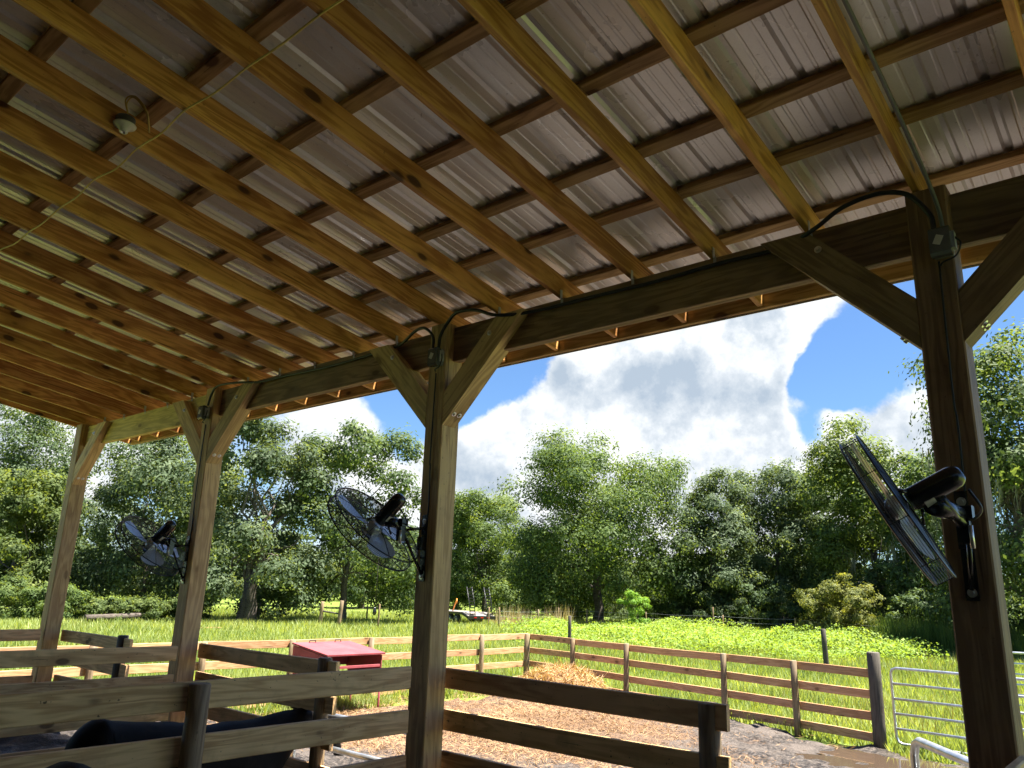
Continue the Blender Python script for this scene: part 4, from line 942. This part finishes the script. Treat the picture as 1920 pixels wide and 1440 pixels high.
T_('oak_tree', 'yellow green oak between the middle post and the big round oak', 42.3, 78, 12.3, (4.3, 4.2), 1.6, 'oak_light', 13, nl=36, leaf=0.16, trunk=0.3)
T_('oak_tree', 'slim dark tree rising just right of the middle post', 44.3, 90, 11.6, (2.9, 2.9), 1.6, 'oak', 14, nl=24, leaf=0.18)
T_('oak_tree', 'two dark trunked tree standing behind the trailer ramps', 39.3, 92, 11.0, (4.5, 4.5), 2.3, 'oak', 15, nl=30, leaf=0.18, stems=2, trunk=0.45)
T_('oak_tree', 'large round oak alone in the centre of the tree line', 34.2, 68.5, 16.6, (7.4, 7.0), 1.9, 'oak_light', 16, nl=70, ks=22, nleaf=38, leaf=0.150, trunk=0.55, low=-0.75, bias=0.1, lobe=0.24)
T_('oak_tree', 'rounded dark oak right of the large round oak', 26.2, 68, 12.6, (3.7, 3.6), 0.9, 'oak_grey', 17, nl=36)
T_('oak_tree', 'tall bluish oak with pointed tops left of the nearest fan', 21.8, 72, 14.9, (4.2, 4.0), 0.9, 'oak_grey', 18, nl=42)
T_('oak_tree', 'thin topped tree behind the tall bluish oak', 19.6, 82, 16.6, (3.2, 3.2), 1.5, 'oak', 19, nl=26, leaf=0.17)
T_('oak_tree', 'olive green oak directly behind the nearest fan', 15.6, 65, 15.0, (4.6, 4.4), 1.8, 'oak_light', 20, nl=48)
T_('oak_tree', 'dark oak below and left of the nearest fan', 18.3, 70, 12.8, (3.4, 3.4), 0.8, 'oak', 21, nl=34)
T_('oak_tree', 'broad dark tree behind the big right post', 11.8, 60, 11.5, (3.6, 3.6), 1.4, 'oak', 22, nl=34)
moss_t = T_('oak_tree', 'tall mossy oak at the right edge beyond the big post', 7.2, 47, 17.0, (4.6, 4.4), 3.2, 'oak', 23, nl=44, ks=15, lobe=0.25, trunk=0.5)
T_('oak_tree', 'second mossy tree low at the right edge', 3.8, 52, 12.5, (4.2, 4.2), 1.6, 'oak', 24, nl=38)
T_('shrub_tree', 'round olive bush standing alone in front of the dark trees', 17.6, 55.0, 4.0, (1.75, 1.7), 0.15, 'bush', 25, nl=26, ks=12, nleaf=34, leaf=0.09, trunk=0.08, cat='bush', group='bushes along the tree line', low=-0.9)
T_('shrub_tree', 'smaller olive bush touching the round olive bush on its left', 19.4, 56.5, 4.1, (1.25, 1.2), 0.1, 'bush', 26, nl=18, ks=11, nleaf=32, leaf=0.09, trunk=0.07, cat='bush', group='bushes along the tree line', low=-0.9)
T_('sapling', 'bright lime green sapling with feathery top in front of the large oak', 31.7, 61, 2.9, (1.0, 1.0), 0.2, 'lime', 27, nl=16, ks=10, nleaf=26, leaf=0.07, trunk=0.035, cat='sapling', group='bushes along the tree line', low=-0.9)
us = [(29.4, 72, 4.8, 2.6), (27.2, 66, 4.0, 2.2), (25.3, 65, 3.4, 1.9), (23.6, 66, 4.4, 2.3), (21.6, 64, 3.0, 1.8), (15.2, 60, 4.6, 2.2), (13.5, 56, 3.4, 1.9), (36.6, 75, 3.4, 2.2), (33.0, 80, 4.2, 2.8), (10.4, 55, 4.0, 2.0), (40.0, 110, 5.0, 4.0), (46.6, 112, 4.4, 3.6), (17.0, 72, 6.0, 2.8), (24.4, 76, 6.5, 3.2), (20.3, 78, 6.5, 3.0), (27.8, 80, 7.0, 3.4), (30.8, 86, 6.0, 3.4), (37.8, 100, 6.5, 4.0)]
ulab = ['dark thicket under the right side of the large round oak', 'dark bush behind the wire fence right of the sapling', 'low dark bush behind the tall wire fence post', 'dark thicket left of the bright gap in the bushes', 'low bush at the bright gap in the bushes', 'dark bush right of the round olive bush',
        'dark bush behind the reeds left of the big post', 'dark bush behind the dry grass by the trailer', 'thicket in deep shade left of the large oak trunk', 'dark bush seen right behind the big post', 'distant thicket behind the trailer', 'distant thicket left of the trailer', 'tall dark thicket behind the round olive bush',
        'tall dark thicket under the rounded dark oak', 'tall dark thicket under the tall bluish oak', 'tall thicket between the large oak and its right neighbour', 'thicket behind the sapling', 'distant tall thicket behind the trailer ramps']
for i, (dg, d, h, rd) in enumerate(us):
    T_('understory_shrub', ulab[i], dg, d, h, (rd, rd), 0.05, 'dark_leaf' if i % 3 else 'oak', 60 + i, nl=18, ks=11, nleaf=30, leaf=0.13, trunk=0.07, cat='bush', group='dark undergrowth along the tree line', low=-0.95)
vb = [(73.5, 52, 2.0, 2.4), (70.2, 51, 1.9, 2.0), (67.2, 50.5, 1.2, 1.9), (64.6, 51, 1.25, 1.9), (62.4, 51.5, 1.3, 1.6), (76.5, 52, 2.0, 2.2)]
vlab = ['vine covered bank left of the leftmost barn post', 'vine covered mound right behind the leftmost barn post', 'low leafy bush behind the fallen log', 'leafy bush at the right end of the fallen log', 'leafy bush beside the leaning oak trunk', 'vine covered bank at the very left edge']
for i, (dg, d, h, rd) in enumerate(vb):
    T_('vine_mound', vlab[i], dg, d, h, (rd, rd * 0.8), 0.0, 'oak_light', 90 + i, nl=26, ks=14, nleaf=30, leaf=0.085, trunk=0.03, cat='bush', group='overgrown bushes at the left', low=-0.3)
# hanging moss on the right-hand oaks
def moss(root, n, seed, rad, z0, z1):
    r = np.random.default_rng(seed); Vv = []; Ff = []; tt = []
    for i in range(n):
        a = r.uniform(0, 2 * np.pi); q = rad * r.uniform(0.6, 0.95); c = np.array([q * math.cos(a), q * math.sin(a), r.uniform(z0, z1)]); t = r.random()
        for k in range(9):
            p = c + r.normal(size=3) * np.array([.16, .16, .12]); L = r.uniform(0.5, 1.9); w = r.uniform(0.015, 0.05); d = r.uniform(0, 2 * np.pi); b = len(Vv)
            for j in range(4):
                u = j / 3; s = p + np.array([0.05 * r.normal(), 0.05 * r.normal(), -L * u]); ww = w * (1.1 - u)
                Vv += [s - np.array([math.cos(d), math.sin(d), 0]) * ww, s + np.array([math.cos(d), math.sin(d), 0]) * ww]
            for j in range(3): Ff.append((b + 2 * j, b + 2 * j + 1, b + 2 * j + 3, b + 2 * j + 2)); tt.append(t * 0.7 + r.random() * 0.3)
    me = mesh_np('hanging_moss', np.array(Vv), np.array(Ff)); me.attributes.new('tint', 'FLOAT', 'FACE').data.foreach_set('value', np.array(tt, np.float32))
    link('hanging_moss', me, root, WM[root.name], M['moss'], 'stuff')
moss(moss_t, 200, 5, 4.2, 3.8, 10.5)
for o in list(bpy.data.objects):
    if o.get('label') in ('second mossy tree low at the right edge', 'broad dark tree behind the big right post', 'olive green oak directly behind the nearest fan'):
        moss(o, 50, 9, 3.6, 3.5, 8.0)
# far wood closing the horizon
def far_wood():
    n = 62000; ang = RNG.uniform(R_(-14), R_(96), n); dd = RNG.uniform(135, 165, n); x = -np.sin(ang) * dd; y = np.cos(ang) * dd
    hh = 5.0 + 6.5 * vnoise(np.degrees(ang) + 50, dd * 0 + 3, 2.6, 77); z = hh * RNG.random(n) ** 0.7
    k = z > 0.2; P = np.stack([x, y, z], 1)[k]; leaves('far_wood', P, RNG.normal(size=P.shape) + np.array([0, 0, .4]), RNG.uniform(0.3, 0.6, len(P)), 0.35 + 0.3 * RNG.random(len(P)), M['oak_grey'], kind='stuff', aspect=0.6)
far_wood()
def undergrowth():
    n = 42000; ang = RNG.uniform(R_(9), R_(37), n); dd = RNG.uniform(92, 108, n); x = -np.sin(ang) * dd; y = np.cos(ang) * dd
    z = (3.0 + 6.0 * vnoise(np.degrees(ang) + 9, dd * 0 + 5, 1.8, 78)) * RNG.random(n) ** 0.8
    P = np.stack([x, y, z + 0.1], 1); leaves('undergrowth', P, RNG.normal(size=P.shape) * 0.7 + np.array([0.2, -0.4, .5]), RNG.uniform(0.18, 0.34, n), 0.3 + 0.5 * vnoise(np.degrees(ang), z, 0.8, 79), M['dark_leaf'], kind='stuff', aspect=0.6)
undergrowth()

# ------------------------------------------------------------------ far fence, posts, log, trailer
wf = empty('wire_fence', 'wire fence with thin wooden posts running along the front of the tree line', 'fence', (-35, 44, 0))
wp = [(-44.0, 36.2, 1.1), (-37.3, 41.44, 1.3), (-35.57, 40.6, 1.35), (-34.74, 43.73, 1.25), (-36.2, 48.0, 1.35), (-36.4, 52.0, 1.25), (-32.5, 54.5, 1.2), (-27.6, 55.9, 1.75), (-27.0, 56.3, 1.2), (-22.0, 57.6, 1.2), (-16.5, 52.0, 1.2), (-10.5, 47.8, 1.2)]
for x, y, h in wp: log_post('post', (x, y, -0.1), (x + RNG.normal() * .03, y, h), 0.06, M['log'], wf, 8)
b = MB()
for z in (0.35, 0.75, 1.1):
    for i in range(1, len(wp) - 1):
        if i in (1,): continue
        b.tube([(wp[i][0], wp[i][1], z), ((wp[i][0] + wp[i + 1][0]) / 2, (wp[i][1] + wp[i + 1][1]) / 2, z - .05), (wp[i + 1][0], wp[i + 1][1], z)], 0.005, 3, False)
b.build('wire', M['steel'], wf)
hb = empty('fence_brace', 'two grey wooden posts joined by a dark rail in the meadow', 'fence posts', (-38.6, 29.0, 0))
log_post('post', (-39.25, 28.81, -0.1), (-39.15, 28.81, 1.45), 0.11, M['log'], hb, 10); log_post('post', (-38.01, 29.21, -0.1), (-37.9, 29.25, 1.55), 0.12, M['log'], hb, 10)
log_post('rail', (-39.2, 28.83, 0.92), (-37.95, 29.2, 0.80), 0.05, M['darklog'], hb, 8)
o = log_post('marker_post', (-37.44, 31.7, -0.1), (-37.4, 31.7, 1.4), 0.06, M['log'], None, 8); tag(o, 'thin grey post in the meadow left of the middle barn post', 'pole')
sw = empty('rope_swing', 'dark bag hanging on a long rope from the oak in the meadow', 'rope swing', (-37.7, 31.6, 0.7))
b = MB(); b.tube([(-37.72, 31.6, 1.2), (-37.70, 31.6, 3.0), (-37.72, 31.6, 6.5)], 0.018, 5); b.build('rope', M['darklog'], sw)
b = MB(); b.lathe([(0, 0.72), (0.07, 0.75), (0.12, 0.85), (0.11, 1.02), (0.06, 1.17), (0.02, 1.22), (0, 1.22)], 10, o=(-37.72, 31.6, 0)); b.build('bag', M['black'], sw)
o = log_post('thin_post', (-45.6, 28.7, -0.1), (-45.55, 28.7, 1.2), 0.05, M['darklog'], None, 8); tag(o, 'thin dark post right of the leaning oak trunk', 'pole')
o = log_post('fallen_log', (-44.3, 17.6, 0.32), (-45.2, 20.9, 0.40), 0.17, M['bark'], None, 10); tag(o, 'dark log lying at the foot of the leafy bushes', 'log')
o = board('plank', (-38.2, 20.5, 0.12), (-37.5, 21.6, 0.14), 0.10, 0.05, M['fence']); tag(o, 'pale plank lying in the grass left of the second post', 'plank')

def trailer():
    ax = Vector((-0.97, 0.25, 0)).normalized(); bx = Vector((0.62, 0.78, 0)); bx = (bx - ax * bx.dot(ax)).normalized()
    o0 = Vector((-38.2, 41.7, 0)); up = Vector((0, 0, 1))
    m = Matrix(((ax.x, bx.x, 0, o0.x), (ax.y, bx.y, 0, o0.y), (0, 0, 1, 0), (0, 0, 0, 1)))
    t = empty('flatbed_trailer', 'flatbed trailer with two raised loading ramps parked in the grass', 'trailer', mtx=m)
    W_ = lambda x, y, z: tuple(m @ Vector((x, y, z)))
    for k in range(10):
        y = -1.1 + 0.22 * k + 0.11; board('deck_plank', W_(0.75, y, 0.88), W_(6.2, y, 0.88), 0.212, 0.045, M['deck'], t)
        board('tail_plank', W_(0.0, y, 0.66), W_(0.75, y, 0.875), 0.212, 0.04, M['deck'], t)
    for y in (-1.14, 1.14):
        board('side_rail', W_(0.72, y, 0.80), W_(6.2, y, 0.80), 0.06, 0.16, M['black'], t); board('tail_rail', W_(0.0, y, 0.58), W_(0.74, y, 0.79), 0.06, 0.14, M['black'], t)
    board('rear_bumper', W_(-0.05, -1.15, 0.55), W_(-0.05, 1.15, 0.55), 0.07, 0.22, M['black'], t)
    for y in (-0.55, 0.0, 0.55):
        b = MB(); b.box((-0.09, y, 0.56), (0.012, 0.22, 0.07)); b.build('tail_light', M['tail'], t, m)
    for x in (1.75, 2.65):
        for y in (-0.92, 0.92):
            b = MB(); q = Matrix.Rotation(R_(90), 3, 'X'); b.lathe([(0.1, -0.11), (0.34, -0.11), (0.385, -0.07), (0.385, 0.07), (0.34, 0.11), (0.1, 0.11)], 22, m=q, o=(x, y, 0.385)); w = b.build('wheel', M['rubber'], t, m)
            b = MB(); b.lathe([(0.0, -0.08), (0.19, -0.085), (0.21, -0.115), (0.19, 0.115), (0, 0.08)], 16, m=q, o=(x, y, 0.385)); b.build('rim', M['steel'], w, m)
    for y in (-0.72, 0.72):
        rp = None; b = MB()
        P0, P1 = np.array([0.0, 0, 0.70]), np.array([0.62, 0, 2.62])
        for dy in (-0.21, 0.21): b.tube([tuple(P0 + [0, y + dy, 0]), tuple((P0 + P1) / 2 + [-.06, y + dy, 0]), tuple(P1 + [0, y + dy, 0])], 0.036, 6)
        rp = b.build('loading_ramp', M['rubber'], t, m)
        for k in range(9):
            u = (k + 0.4) / 9; c = P0 + (P1 - P0) * u + [-0.12 * u * (1 - u) * 2, 0, 0]; b = MB(); b.box((c[0], y, c[2]), (0.07, 0.42, 0.085)); b.build('rung', M['black'], rp, m)
    b = MB(); b.tube([(3.6, -0.2, 0.9), (2.6, -0.5, 1.75)], 0.05, 6); b.tube([(2.6, -0.5, 1.75), (2.5, -0.55, 1.45)], 0.03, 6); o = b.build('orange_boom', M['orange'], None, m); tag(o, 'slanted orange metal bar standing on the trailer deck', 'metal bar')
trailer()
